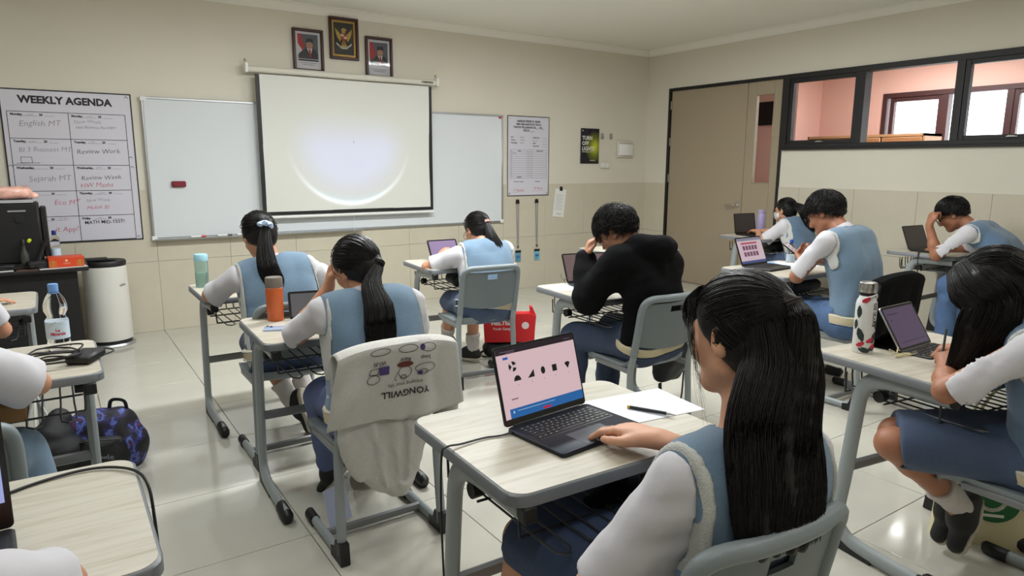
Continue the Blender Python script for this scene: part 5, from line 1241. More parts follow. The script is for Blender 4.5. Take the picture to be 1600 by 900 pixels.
# ------------------------------------------------------------------ things on and around the desks
m_mac = mat('midnight_aluminium', (38,42,52), .38, metal=.55); m_key = mat('key_black', (16,17,20), .5); m_lapb = mat('laptop_black', (24,24,26), .45); m_bez = mat('bezel_black', (10,10,12), .2); m_legend = mat('key_legend', (170,172,176), .5)
KEYROWS = [[1]*14, [1]*13+[1.5], [1.5]+[1]*13, [1.8]+[1]*11+[1.9], [2.3]+[1]*10+[2.4], [1,1,1,1.25,5,1.25,1,1,1,1]]
def laptop(name, label, loc, rz, w=.304, d=.215, th=.012, tilt=108, body=m_mac, screen=None, keys_as_parts=False, lid_back=None):
    """origin: the middle of the hinge line on the desk; the base lies towards -y, the lid leans back towards +y"""
    t = thing(name, label, 'laptop', loc, math.radians(rz))
    G().prism(rrect(w, d, .012, 4, 0, -d/2), .001, th, ins=.0015).obj('base', body, t)
    G().box((0, -d*.33, th+.0002), (w*.94, d*.44, .0006)).obj('keyboard_well', m_key, t) if not keys_as_parts else G().box((0, -d*.335, th), (w*.90, d*.43, .0008)).obj('keyboard_well', m_key, t)
    G().box((0, -d*.79, th+.0002), (w*.42, d*.36, .0006), .0002).obj('trackpad', mat('trackpad_dark', (46,51,62), .3, metal=.4) if body is m_mac else m_bez, t)
    kw = w*.88; y = -d*.145; rh = d*.40/6; cache = {}; gk = G()
    for r, row in enumerate(KEYROWS):
        tot = sum(row); x = -kw/2
        for q in row:
            wd = kw*q/tot-.0022; cx = x+kw*q/tot/2; x += kw*q/tot
            if keys_as_parts:
                kk = round(wd, 4)
                if kk not in cache: me = G().box((0,0,.0007), (wd, rh-.0024, .0014), .0004).mesh('key'); me.materials.append(m_key); cache[kk] = me
                new_obj('key', cache[kk], t, (cx, y, th+.0003))
            else: gk.box((cx, y, th+.0008), (wd, rh-.0024, .0014))
        y -= rh
    if keys_as_parts:
        q_ = TX(); y = -d*.145
        for r, row in enumerate(KEYROWS):
            tot = sum(row); x = -kw/2
            for q in row:
                cx = x+kw*q/tot/2; x += kw*q/tot
                if q < 2: q_.rect(cx-.0022, cx+.0016, y-.0012, y+.0018, 0)
            y -= rh
        o = q_.put('key_legends', m_legend, t, Matrix.Translation((0, 0, th+.0019))); o['kind'] = 'stuff'
    else: o = gk.obj('keys', m_key, t); o['kind'] = 'stuff'
    a = math.radians(tilt-90); lh = d*.985
    LM = Matrix.Translation((0, .004, th-.001)) @ Matrix.Rotation(-a, 4, 'X') @ Matrix(((1,0,0,0), (0,0,1,0), (0,1,0,0), (0,0,0,1)))   # lid plane: x right, y up the lid, z away from the user
    def lidobj(g, nm, m, par):
        g.v = [tuple(LM @ Vector(p)) for p in g.v]; return g.obj(nm, m, par)
    lid = lidobj(G().prism(rrect(w, lh, .010, 4, 0, lh/2), 0, .006), 'lid', lid_back or body, t)
    lidobj(G().prism(rrect(w-.003, lh-.003, .009, 4, 0, lh/2), -.0008, 0), 'bezel', m_bez, lid)
    lidobj(G().tube([(-w*.4,0,.003), (w*.4,0,.003)], .005, 8), 'hinge', m_bez, t)
    if screen: screen(lid, lambda k: LM @ Matrix.Translation((0, 0, -.0010-k*.0003)), w, lh)
    return t
def scr_put(tx, nm, m, lid, LMk):
    # text is laid out as seen by the user: u right, v up
    return tx.put(nm, m, lid, LMk)
def screen_shapes(lid, K, w, h):
    x0, x1, y0, y1 = -w/2+.006, w/2-.006, .018, h-.006; W_ = x1-x0; H_ = y1-y0
    X = lambda u: x0+u*W_
    Y = lambda v: y0+v*H_
    e_bg = emis('page_pink', (232,200,206), .72)
    TX().rect(x0,x1,y0,y1).put('display', e_bg, lid, K(0)); TX().rect(x0,x1,Y(.915),y1).put('browser_bar', emis('browser_dark', (36,22,38), .6), lid, K(1))
    q = TX(); q.rect(X(.05),X(.23),Y(.95),Y(.957)); q.rect(X(.12),X(.22),Y(.928),Y(.934)); q.rect(X(.86),X(.95),Y(.952),Y(.958)); q.put('browser_text', emis('browser_text', (150,130,150), .6), lid, K(2))
    TX().rect(x0+W_*.06,x1,y0,Y(.135)).put('banner', emis('banner_blue', (30,104,176), .7), lid, K(1)); q = TX(); q.rect(X(.15),X(.62),Y(.088),Y(.096)); q.disc(X(.105),Y(.085),.0035); q.put('banner_text', emis('banner_text', (170,205,235), .7), lid, K(2)); TX().rect(X(.46),X(.56),Y(.012),Y(.046)).put('stop_button', emis('stop_red', (206,30,60), .7), lid, K(2))
    TX().rect(X(.075),X(.135),Y(.84),Y(.875)).put('page_button', emis('button_blue', (30,96,190), .7), lid, K(2))
    q = TX(); q.rect(X(.12),X(.23),Y(.66),Y(.80)); q.put('figure_ground', emis('figure_ground', (222,196,200), .72), lid, K(1))
    q = TX(); cx, cy, R = X(.175), Y(.725), .014
    for a in (60, 180, 300):
        aa = [math.radians(a+o) for o in (-38,-20,0,20,38)]; q.poly([(cx+.003*math.cos(math.radians(a)), cy+.003*math.sin(math.radians(a)))]+[(cx+R*math.cos(b), cy+R*math.sin(b)) for b in aa]) if a != 300 and a != 180 or True else None
    q.put('shape', emis('shape_black', (14,12,16), .5), lid, K(3))
    sb = emis('shape_black', (14,12,16), .5); yb = .53
    def sh(fn): q = TX(); fn(q); q.put('shape', sb, lid, K(3))
    sh(lambda q: q.poly([(X(.21)+.0125*math.cos(math.radians(a)), Y(yb-.02)+.0145*math.sin(math.radians(a))) for a in range(0,181,15)]))
    sh(lambda q: q.poly([(X(.335),Y(yb-.02)), (X(.42),Y(yb-.02)), (X(.42),Y(yb+.09))])); sh(lambda q: q.disc(X(.535),Y(yb+.04),.0080,.0105)); sh(lambda q: q.rect(X(.655),X(.715),Y(yb-.015),Y(yb+.085)))
    sh(lambda q: q.poly([(X(.86)+.0165*math.cos(math.radians(a)), Y(yb-.02)+.0190*math.sin(math.radians(a))) for a in (50,70,90,110,130)]+[(X(.86),Y(yb-.025))]))
    q = TX(); 
    for u in (.21,.38,.535,.685,.86): q.rect(X(u)-.001,X(u)+.001,Y(yb-.09),Y(yb-.075))
    q.rect(X(.10),X(.18),Y(.255),Y(.275)); q.put('option_marks', emis('option_grey', (150,128,136), .6), lid, K(2))
def screen_list(lid, K, w, h):
    x0, x1, y0, y1 = -w/2+.008, w/2-.008, .016, h-.008; TX().rect(x0,x1,y0,y1).put('display', emis('page_pale_pink', (222,196,206), .7), lid, K(0)); TX().rect(x0,x1,y0,y0+.018).put('task_bar', emis('task_bar_blue', (74,92,150), .6), lid, K(1)); TX().rect(x0,x1,y1-.02,y1).put('browser_bar', emis('bar_grey', (150,150,170), .6), lid, K(1))
    q = TX(); q.rect(x0+.04,x1-.06,y1-.045,y1-.033); q.put('page_heading', emis('heading_red', (190,84,100), .6), lid, K(2))
    for r in range(2):
        for c in range(5): TX().rect(x0+.05+c*.036,x0+.078+c*.036,y0+.05+r*.045,y0+.082+r*.045).put('thumbnail', emis('thumb_mauve', (132,86,112), .6), lid, K(2))
def screen_dark(lid, K, w, h): TX().rect(-w/2+.008,w/2-.008,.014,h-.008).put('display', emis('dim_page', (52,44,42), .5), lid, K(0))
def screen_brown(lid, K, w, h): TX().rect(-w/2+.008,w/2-.008,.014,h-.008).put('display', emis('dim_pink_page', (128,104,104), .6), lid, K(0))
def screen_blue(lid, K, w, h): TX().rect(-w/2+.010,w/2-.010,.05,h-.008).put('display', emis('page_lavender', (170,180,235), .75), lid, K(0))
laptop('laptop', 'dark thin laptop with a pink quiz page of black shapes on the nearest desk', (1.095,1.432,DT), 6, screen=screen_shapes, keys_as_parts=True, tilt=106)
laptop('laptop', 'black laptop with thumbnails on a pale pink page before the boy holding a phone', on_desk('P6',-.09,.16), 4, w=.31, d=.21, body=m_lapb, screen=screen_list, tilt=112)
laptop('laptop', 'black laptop on the desk nearest the door', on_desk('P5',-.04,.16), -4, w=.31, d=.21, body=m_lapb, screen=screen_dark, tilt=100)
laptop('laptop', 'black laptop on the desk below the window wall', on_desk('P7',-.08,.12), -4, w=.31, d=.21, body=m_lapb, screen=screen_dark, tilt=112)
laptop('laptop', 'dark laptop in front of the student in the black hoodie', on_desk('P4',-.02,.16), -12, w=.30, d=.19, body=m_lapb, screen=screen_brown, tilt=118)
laptop('laptop', 'dark laptop cut off by the left edge of the picture', (-.298,1.50,DT), 4, w=.37, d=.27, th=.016, body=m_lapb, screen=screen_blue, tilt=100)
# cables
def cable(label, pts, r=.0028, n=8, name='cable'):
    o = G().tube(smooth_path(pts, n), r, 6).obj(name, m_rub); tag(o, label, 'cable'); return o
cable('thin black charging cable hanging from the nearest desk to the floor', [(.945,1.395,DT+.006), (.91,1.40,DT+.004), (.87,1.41,DT+.004), (.80,1.405,DT+.006), (.755,1.40,DT+.010), (.738,1.395,DT-.01), (.732,1.39,.60), (.735,1.385,.40), (.74,1.38,.20), (.745,1.40,.03), (.72,1.5,.005)])
cable('black cable lying across the bare bottom left desk and hanging over its edge', [(-.16,1.70,DT+.004), (-.08,1.74,DT+.004), (.0,1.755,DT+.005), (.06,1.735,DT+.006), (.105,1.68,DT+.006), (.122,1.62,DT-.01), (.125,1.58,.68), (.125,1.55,.58)], .0035)
cable('black cable hanging over the front corner of the desk below the window wall', [on_desk('P7',-.20,.06,DT+.004), on_desk('P7',-.30,.02,DT+.004), on_desk('P7',-.357,.0,DT-.0), on_desk('P7',-.36,-.01,.62), on_desk('P7',-.34,-.02,.50), on_desk('P7',-.30,-.03,.48)], .004)
# tangled charger
t = thing('laptop_charger', 'tangled black cable and charger brick on the desk with the water bottle', 'charger', (.0,2.78,DT)); r_ = np.random.default_rng(11)
G().box((.055,.02,.018), (.085,.125,.032), .008, RZ(-28)).obj('power_brick', m_rub, t)
pts = []
for k in range(30): a = k*.95; rr = .055+.025*r_.random(); pts.append((-.035+math.cos(a)*rr*1.25, .02+math.sin(a)*rr*.9, .006+.0016*k+.012*r_.random()))
G().tube(smooth_path(pts, 5), .0032, 6).obj('cord', m_rub, t)
G().tube(smooth_path([(-.11,.03,.01), (-.14,.01,.008), (-.155,.03,.006), (-.16,.045,.008)], 4), .0045, 6).obj('plug_lead', m_rub, t); G().tube(smooth_path([(.06,.08,.012), (.11,.10,.02), (.145,.06,.016), (.10,.03,.008)], 5), .0032, 6).obj('lead_loop', m_rub, t)
# bottles
t, k = pet('water_bottle', 'clear plastic water bottle with a light blue cap and mountain label', (-.02,3.03,DT), .25, .038, (118,164,226), lab=True)
q = TX(); q.line('Le', 0, .006, .015, .0006); q.line('Minerale', 0, -.008, .016, .0006, sx=.9)
def wrapcyl(q, r, z0, ang): q.v = [(r*math.sin(x/r+ang), -r*math.cos(x/r+ang), z0+y) for x, y, z in q.v]; return q
wrapcyl(q, .0394, .076, math.radians(0)).obj('brand_lettering', mat('label_red', (200,60,80), .5), t, recalc=False)
q = TX(); q.poly([(-.03,.0), (-.018,.012), (-.005,.020), (.012,.010), (.03,.0)]); wrapcyl(q, .0392, .094, 0).obj('label_mountain', mat('label_green', (96,176,60), .5), t, recalc=False)
t, _ = pet('water_bottle', 'small water bottle standing by the boy holding a phone', on_desk('P6',.10,.02), .19, .028, (50,80,170), lab=True)
def flask(label, loc, prof, m, lidprof, lm, extra=None, nm='drink_bottle'):
    t = thing(nm, label, 'bottle', loc); G().lathe(prof, 28).obj('body', m, t); G().lathe(lidprof, 28).obj('lid', lm, t)
    if extra: extra(t)
    return t
flask('pale blue translucent water bottle on the front left desk', on_desk('P1',-.285,.155), [(0,.002), (.033,0), (.036,.004), (.036,.150), (.034,.158)], mat('tinted_clear_plastic', (190,222,216), .08, trans=.75, ior=1.2), [(.037,.152), (.037,.186), (.034,.190), (0,.190)], mat('aqua_lid', (150,198,214), .4), lambda t: G().lathe([(0,.006), (.0335,.006), (.0335,.085), (0,.085)], 24).obj('water', mat('water', (214,236,230), .03, trans=1., ior=1.2), t))
flask('orange tumbler with a grey lid', on_desk('P2',-.205,.155), [(0,0), (.034,0), (.036,.004), (.038,.150), (.036,.152)], mat('orange_enamel', (206,100,48), .35), [(.036,.150), (.0375,.153), (.0375,.193), (.035,.198), (0,.198)], mat('taupe_lid', (120,112,102), .5), nm='tumbler')
flask('lilac bottle on the desk nearest the door', on_desk('P5',.17,.14), [(0,0), (.040,0), (.042,.005), (.042,.19), (.034,.21)], mat('lilac_enamel', (168,156,196), .4), [(.034,.208), (.036,.212), (.036,.248), (0,.25)], mat('lilac_lid', (180,168,206), .4))
def fan(q):
    """split flat shapes round their centres so that they follow a curved surface"""
    nf = []
    for f in q.f:
        c = np.mean([q.v[i] for i in f], 0); m = len(q.v); q.v.append(tuple(c)); k = len(f)
        for i in range(k):
            a, b = f[i], f[(i+1) % k]; o = len(q.v); q.v += [tuple((np.array(q.v[a])+c)/2), tuple((np.array(q.v[b])+c)/2)]; nf += [(a, b, o+1, o), (o, o+1, m)]
    q.f = nf; return q
def flowers(t):
    G().lathe([(.0305,.232), (.0305,.236), (.0315,.238), (.0315,.258), (.0305,.262), (.0305,.268), (.028,.270), (0,.270)], 28).obj('steel_cap', m_steel, t)
    G().tube(smooth_path([(-.035,-.005,.21), (-.02,-.030,.222), (.012,-.030,.224), (.035,-.012,.19)], 5), .0028, 6).obj('strap', m_white, t)
    def leaf(q, x, y, L, a, w): c, s = math.cos(a), math.sin(a); q.poly([(x+u*L*c-v*w*s, y+u*L*s+v*w*c) for u, v in ((0,0), (.3,.8), (.6,1), (.85,.6), (1,0), (.8,-.7), (.45,-1), (.15,-.6))])
    mg = mat('leaf_dark_green', (34,52,46), .45); mr = mat('flower_red', (196,44,70), .45)
    for (x, y, L, a, w) in ((-.012,.045,.058,1.9,.013), (.022,.040,.050,1.2,.012), (-.026,.022,.045,-.3,.011), (.006,.018,.045,.2,.011), (-.032,.185,.05,-1.6,.011), (.035,.13,.04,-1.4,.010), (-.045,.09,.04,1.5,.010)):
        q = TX(); leaf(q, x, y, L, a, w); fan(q); wrapcyl(q, .0378, 0, math.radians(-48)).obj('printed_leaf', mg, t, recalc=False)
    for (x, y) in ((-.02,.035), (.014,.052), (-.012,.205), (.03,.03)):
        q = TX(); q.disc(x, y, .009); q.disc(x+.008, y+.006, .007); q.disc(x-.008, y-.003, .006); fan(q); wrapcyl(q, .0379, 0, math.radians(-48)).obj('printed_flower', mr, t, recalc=False)
    q = TX(); q.line('EXCELSO', 0, 0, .022, .0007, rot=math.pi/2, shear=.1); q.v = [(x+.022, y+.150, z) for x, y, z in q.v]; wrapcyl(q, .0376, 0, math.radians(-40)).obj('lettering', m_ink, t, recalc=False)
flask('white bottle with printed leaves and red flowers and a steel cap', on_desk('P8',-.205,.165), [(0,0), (.034,0), (.037,.004), (.037,.185), (.034,.20), (.028,.212), (.027,.222)], mat('white_enamel', (226,226,224), .3), [(.027,.215), (.028,.233), (0,.234)], m_rub, flowers)
# phones, papers, pens
t = thing('phone', 'light blue phone lying face down beside the orange tumbler', 'phone', on_desk('P2',-.225,-.035), math.radians(-22)); G().prism(rrect(.146,.071,.011,4), 0, .008, ins=.0015).obj('case', mat('ice_blue_glass', (172,190,216), .15), t); c_ = G().prism(rrect(.034,.030,.008,4,-.052,.016), .008, .0095).obj('camera_island', mat('ice_blue_dark', (150,168,196), .2), t)
for (x, y) in ((-.060,.022), (-.044,.010)): G().tube([(x,y,.0095), (x,y,.0112)], .0062, 12).obj('lens', m_bez, c_)
TX().disc(.012,0,.006).put('emblem', mat('emblem_silver', (200,208,220), .2, metal=.6), t, Matrix.Translation((0,0,.0082)))
t = thing('phone', 'dark phone held by the boy behind the pink-page laptop', 'phone', (4.105,2.70,.895), math.radians(10)); t.rotation_euler = (math.radians(35), 0, math.radians(10)); G().prism(rrect(.073,.15,.010,4), 0, .008, ins=.001).obj('case', m_bez, t); TX().rect(-.033,.033,-.07,.07).put('display', emis('phone_page', (120,70,90), .5), t, Matrix.Translation((0,0,.0083)))
def sheet(label, loc, rz, w=.21, d=.297, curl=.002, m=None):
    def f(u, v): return ((u-.5)*w, (v-.5)*d, .0012+curl*math.sin(u*3.1)*math.sin(v*2.7))
    o = G().grid(f, 7, 7).obj('paper_sheet', m or mat('paper_white', (232,236,246), .7), None, recalc=False); o.location = loc; o.rotation_euler = (0,0,math.radians(rz)); return tag(o, label, 'paper')
sheet('blank white sheet beside the pen on the nearest desk', (1.385,1.365,DT), 83)
sheet('white sheet under the spectacles', on_desk('P4',-.20,.13), 80, .19, .26); sheet('white sheet on the empty desk', on_desk('E',-.02,-.08), 10); sheet('small white note under the writing hand of the girl on the right', on_desk('P8',-.10,-.13), 30, .12, .10); sheet('white sheet beside the pink-page laptop', on_desk('P6',.19,.05), 15); sheet('blue covered sheet beside the small bottle', on_desk('P6',.10,.16), 5, m=mat('blue_card', (120,150,190), .6))
t = thing('pen', 'dark green pen lying on the blank sheet', 'pen', (1.365,1.305,DT+.0085), math.radians(-62)); G().tube([(-.065,0,0), (.045,0,0)], .0052, 10).obj('barrel', mat('pen_dark', (22,34,34), .3), t); G().tube([(.045,0,0), (.062,0,0), (.070,0,0)], [.0052,.0025,.0008], 10).obj('tip', m_steel, t); G().tube([(-.070,0,0), (-.062,0,0)], .0054, 10).obj('end_ring', m_gold, t)
t = thing('pen', 'slim pen held by the writing girl on the right', 'pen', (2.60,1.085,.81)); t.rotation_euler = (0, math.radians(-55), math.radians(20)); G().tube([(-.05,0,0), (.08,0,0)], .004, 8).obj('barrel', m_rub, t)
# spectacles on the desk
def specs(label, loc, rz):
    t = thing('spectacles', label, 'spectacles', loc, math.radians(rz)); mw = mat('spectacle_wire', (58,50,46), .3, metal=.8)
    for s in (-1,1): G().tube([(s*.034+.025*math.cos(a), 0, .024+.021*math.sin(a)) for a in np.linspace(0,2*math.pi,21)[:-1]], .0014, 6, closed=True).obj('rim', mw, t); G().tube(smooth_path([(s*.060,.0,.030), (s*.064,-.05,.031), (s*.062,-.11,.034), (s*.060,-.135,.045)], 4), .0015, 6).obj('temple', mw, t)
    G().tube(smooth_path([(-.010,0,.028), (0,0,.032), (.010,0,.028)], 4), .0014, 6).obj('bridge', mw, t)
specs('wire spectacles lying on the desk of the student in the hoodie', on_desk('P4',-.13,.17,DT+.001), 150)
# tablets
def tablet(label, loc, rz, tilt, w, h, m, folio=False, border=m_bez):
    t = thing('tablet', label, 'tablet', loc, math.radians(rz)); a = math.radians(90-tilt)
    LM = Matrix.Translation((0,0,.006)) @ Matrix.Rotation(-a, 4, 'X') @ Matrix(((1,0,0,0), (0,0,1,0), (0,1,0,0), (0,0,0,1)))
    def lo(g): g.v = [tuple(LM @ Vector(p)) for p in g.v]; return g
    b_ = lo(G().prism(rrect(w,h,.010,4,0,h/2), 0, .0065)).obj('case', m_alu if folio else m_lapb, t); lo(G().prism(rrect(w-.004,h-.004,.009,4,0,h/2), -.0008, 0)).obj('bezel', border, b_); TX().rect(-w/2+.011,w/2-.011,.011,h-.011).put('display', m, b_, LM @ Matrix.Translation((0,0,-.001)))
    if folio:
        q = TX(); q.rect(-.10,-.02,h*.80,h*.82); q.rect(-.09,-.08,h*.66,h*.69); q.rect(-.09,.09,h*.16,h*.175); q.put('page_text', emis('page_text_dim', (56,46,66), .5), b_, LM @ Matrix.Translation((0,0,-.0013)))
        G().prism(rrect(w,.105,.008,4,0,-.055), .001, .006, ins=.001).obj('keyboard_base', m_lapb, t); g = G()
        for r in range(5):
            for c in range(12): g.box((-w/2+.018+c*(w-.036)/11, -.016-r*.0185, .0068), ((w-.036)/11-.004,.0145,.0018))
        o = g.obj('keys', m_key, t); o['kind'] = 'stuff'
        hh = math.cos(a)*h*.5; yy = math.sin(a)*h*.5
        g = G(); g.add([(-w/2,yy+.004,hh), (w/2,yy+.004,hh), (w/2,yy+.09,.002), (-w/2,yy+.09,.002), (-w/2,.0,.003), (w/2,.0,.003)], [(0,1,2,3), (3,2,5,4)]); g.obj('folio_flap', m_lapb, t)
    return t
tablet('tablet on a folding keyboard cover before the girl on the right', on_desk('P8',.03,.105), 1, 58, .25, .18, emis('dim_mauve_page', (92,76,104), .62), True)
tablet('tablet with a lilac page held by the girl before the whiteboard', on_desk('P3',-.05,.13), -3, 58, .24, .165, emis('lilac_page', (176,150,196), .7))
tablet('small black framed tablet behind the orange tumbler', on_desk('P2',-.08,.10), -12, 62, .15, .13, emis('grey_page', (110,108,110), .5))
# hair clip and cord on the right desk
t = thing('cord_charm', 'thin cream cord with a leaf-shaped clip beside the flower-print bottle', 'cord', on_desk('P8',-.12,.06)); r_ = np.random.default_rng(4); mc = mat('cream_cord', (214,204,160), .6)
G().tube(smooth_path([(-.07+.17*r_.random(), -.03+.045*r_.random(), .003+.004*r_.random()) for _ in range(14)], 4), .0018, 5).obj('cord', mc, t)
for s in (-1,1): G().tube(smooth_path([(0,.02,.004), (s*.022,.030,.018), (s*.034,.034,.022), (s*.022,.032,.008)], 4, True), .0018, 5, closed=True).obj('clip_wing', mc, t)
# ------------------------------------------------------------------ clothes on chairs, bags
def cloth_hang(name, label, key, m, wtop, wbot, drop, front_drop, folds, seed, amp=.012, nseg=(41,34), dx=0., zt=.832):
    """cloth folded over the back of a chair; returns the root and a mapping (x, drop) -> local point of the outer face"""
    x, y, a = CH[key]; t = thing(name, label, 'clothing', (x, y, 0), a); r = np.random.default_rng(seed); ph = r.uniform(0, 6, 4)
    def outer(u, s):                                        # u -1..1 across, s metres below the top edge
        k = max(0, s)/drop; w = wtop*(1-k)+wbot*k
        zz = zt-s-.034*abs(u)**3*(1-k)
        fold = amp*k**.7*(math.sin(u*folds+ph[0])+.5*math.sin(u*folds*1.9+ph[1]+k*2))+.004*math.sin(k*7+u*3+ph[2])
        yb = -.315-.030*(1-u*u)+.05*min(1, s/.25)*1. if False else (-.322-.020*(1-u*u)+.035*min(1, s/.35))
        return (dx+u*w/2, yb-abs(fold)*.8-fold*.4, zz)
    def f(i, j):
        u = i*2-1; s = j*(drop+front_drop+.05)-front_drop-.05
        if s >= 0:
            e = .018*math.sin(u*4+ph[3])+.008*math.sin(u*9); return outer(u, min(s, drop+e*(1 if s > drop-.02 else 0)))
        if s > -.05: q = -s/.05; o = outer(u, 0); return (o[0], o[1]+.085*q, o[2]+.016*math.sin(q*math.pi))
        q = (-s-.05); o = outer(u, 0); return (o[0], o[1]+.085+.02*q, o[2]-q-.0)
    g = G().grid(f, *nseg); o = g.obj('drape', m, t, recalc=False)
    md = o.modifiers.new('thickness', 'SOLIDIFY'); md.thickness = .006; md.offset = 1
    return t, outer
m_swt = mat('heather_grey_fleece', (198,196,191), .95, bump=.5, bscale=300, var=.10, vscale=260)
sw, outer = cloth_hang('sweatshirt', 'heather grey printed sweatshirt hung upside down over a chair back', 'P2', m_swt, .46, .54, .285, .14, 6, 4)
def on_cloth(q, off=.004):                                  # print: x right, y up, turned upside down on the cloth
    out = []
    for x, y, z in q.v:
        p = outer(max(-1, min(1, x/.235)), max(.0, y)); out.append((p[0], p[1]-off, p[2]))
    q.v = out; return q
m_prn = mat('print_black', (34,32,34), .8)
def utext(s_, x, y, size, bold, sx=1.): q = TX(); V, F = text_mesh(s_, size, bold, 'CENTER'); q.add([(x-a*sx, y+b, 0) for a, b, c in V], F); return q
on_cloth(utext('YONGWILL', .01, .178, .034, .0006, .95)).obj('printed_title', m_prn, sw, recalc=False); on_cloth(utext('enjoying your life', .01, .146, .018, .0)).obj('printed_motto', m_prn, sw, recalc=False)
for s_, x in (('Soup', .085), ('Race', .01), ('Wi-Fi', -.085)): on_cloth(utext(s_, x, .055, .020, .0002)).obj('printed_word', m_prn, sw, recalc=False)
def outline(pts, w, nm='printed_drawing', m=m_prn): q = TX(); q.stroke(pts, w); return on_cloth(q).obj(nm, m, sw, recalc=False)
circ = lambda x, y, rx, ry, n=18: [(x+rx*math.cos(2*math.pi*k/n), y+ry*math.sin(2*math.pi*k/n)) for k in range(n+1)]
m_pviol = mat('print_violet', (74,62,120), .8); m_pbrown = mat('print_brown', (96,44,34), .8)
outline(circ(.085,.095,.040,.018), .0022); outline(circ(.075,.110,.016,.010), .0022); on_cloth(TX().disc(.062,.112,.010,.008)).obj('printed_patch', m_pviol, sw, recalc=False)      # pot
on_cloth(TX().disc(.008,.073,.030,.011)).obj('printed_patch', m_pbrown, sw, recalc=False); outline(circ(.008,.102,.024,.022), .0022); outline(circ(.002,.120,.010,.008), .0022); outline([(-.02,.10), (-.03,.125), (-.022,.13)], .002)   # cooking pan
on_cloth(TX().rect(-.085,-.050,.070,.100)).obj('printed_patch', m_pviol, sw, recalc=False); outline([(-.115,.075), (-.085,.072), (-.09,.095), (-.12,.092), (-.115,.075)], .0022); outline(circ(-.105,.112,.022,.016), .0022)   # laptop
outline(circ(.10,.018,.030,.016), .0022); outline(circ(.02,.016,.036,.014), .0022); outline(circ(-.085,.014,.036,.012), .0022); on_cloth(TX().disc(.075,.016,.010,.012)).obj('printed_patch', m_pviol, sw, recalc=False)
v = Vol((-.30,-.42,.20), (.28,-.15,.64), .007)                # hood hanging below
for z, c, hl, r in ((.56,-.055,.140,.030), (.50,-.055,.135,.034), (.44,-.05,.125,.036), (.385,-.045,.105,.036), (.335,-.03,.08,.034), (.29,-.015,.045,.030), (.255,-.0,.012,.024)): v.cone((c-hl,-.262,z), (c+hl,-.272,z), r, r, .05, ((0,1,0),.8))
for (xa, xb) in ((-.10,-.06), (-.02,.0), (.045,.02)): v.cone((xa,-.292,.54), (xb,-.300,.29), .016, .012, .014)
for (xa, xb) in ((-.06,-.03), (.015,.012)): v.cone((xa,-.305,.54), (xb,-.305,.31), .010, .008, .012, op='s')
v.fold(.0022, 26, 8, (0,0,1)); v.fold(.004, 30, 6, (0,0,1)); v.obj('hood', m_swt, sw)
v = Vol((.12,-.36,.30), (.34,-.12,.80), .007); v.cone((.21,-.26,.70), (.235,-.235,.46), .045, .040, .03); v.cone((.235,-.235,.46), (.24,-.235,.385), .036, .034, .02); v.fold(.004, 30, 7); v.obj('sleeve', m_swt, sw)
jk, _ = cloth_hang('black_jacket', 'black jacket hung over the chair of the boy holding a phone', 'P6', m_hood, .50, .50, .42, .20, 5, 9)
# black cloth on the lap of the foreground girl
v = Vol((.86,.92,.46), (1.36,1.36,.72), .007); v.cone((1.02,1.05,.575), (1.20,1.20,.575), .045, .05, .06, ((0,0,1),.7)); v.cone((1.08,1.22,.575), (1.22,1.26,.575), .05, .05, .06, ((0,0,1),.7)); v.cone((1.20,1.00,.575), (1.26,1.16,.57), .05, .05, .06, ((0,0,1),.7)); v.fold(.006, 26, 3)
o = v.obj('lap_jacket', m_hood, None); tag(o, 'crumpled black jacket on the lap of the foreground girl', 'clothing')
# bags
def soft(name, parts, m, parent, lo, hi, res=.008, fold=.003, cut=None, seed=1):
    v = Vol(lo, hi, res)
    for a, b, ra, rb, k in parts: v.cone(a, b, ra, rb, k)
    if cut: v.plane((0,0,cut), (0,0,-1), .01)
    v.fold(fold, 22, seed); return v.obj(name, m, parent)
m_bag = mat('black_nylon', (22,22,25), .6, bump=.3, bscale=300)
def galaxy():
    m = bpy.data.materials.new('galaxy_print'); m.use_nodes = True; N = m.node_tree.nodes; L = m.node_tree.links; b = N['Principled BSDF']; b.inputs['Roughness'].default_value = .6
    tc = N.new('ShaderNodeTexCoord'); n = N.new('ShaderNodeTexNoise'); n.inputs['Scale'].default_value = 11; n.inputs['Detail'].default_value = 5; L.new(tc.outputs['Object'], n.inputs['Vector']); r = N.new('ShaderNodeValToRGB'); e = r.color_ramp.elements
    e[0].position = .46; e[0].color = (.008,.008,.012,1); e[1].position = .80; e[1].color = (*lin((190,60,130)), 1)
    for p, c in ((.53,(40,34,90)), (.58,(92,110,190)), (.63,(20,18,34)), (.70,(150,50,120))): x = e.new(p); x.color = (*lin(c), 1)
    L.new(n.outputs['Fac'], r.inputs[0]); L.new(r.outputs[0], b.inputs['Base Color']); return m
bg = thing('backpack', 'black school backpack with a pink and blue galaxy print on the floor', 'backpack', (.10,3.66,0), math.radians(-18)); bg.scale = (.86,.86,.86)
soft('main_body', [((-.09,.02,.13), (.10,.02,.13), .125, .125, .06), ((-.07,.03,.24), (.08,.03,.25), .095, .09, .06), ((-.10,.02,.06), (.11,.02,.06), .09, .09, .05)], galaxy(), bg, (-.30,-.2,0), (.32,.25,.42), cut=.004)
pk = soft('front_pocket', [((-.05,-.095,.10), (.10,-.095,.10), .062, .062, .04), ((-.04,-.085,.17), (.09,-.085,.17), .05, .05, .04)], m_bag, bg, (-.16,-.2,0), (.22,.05,.3), cut=.01)
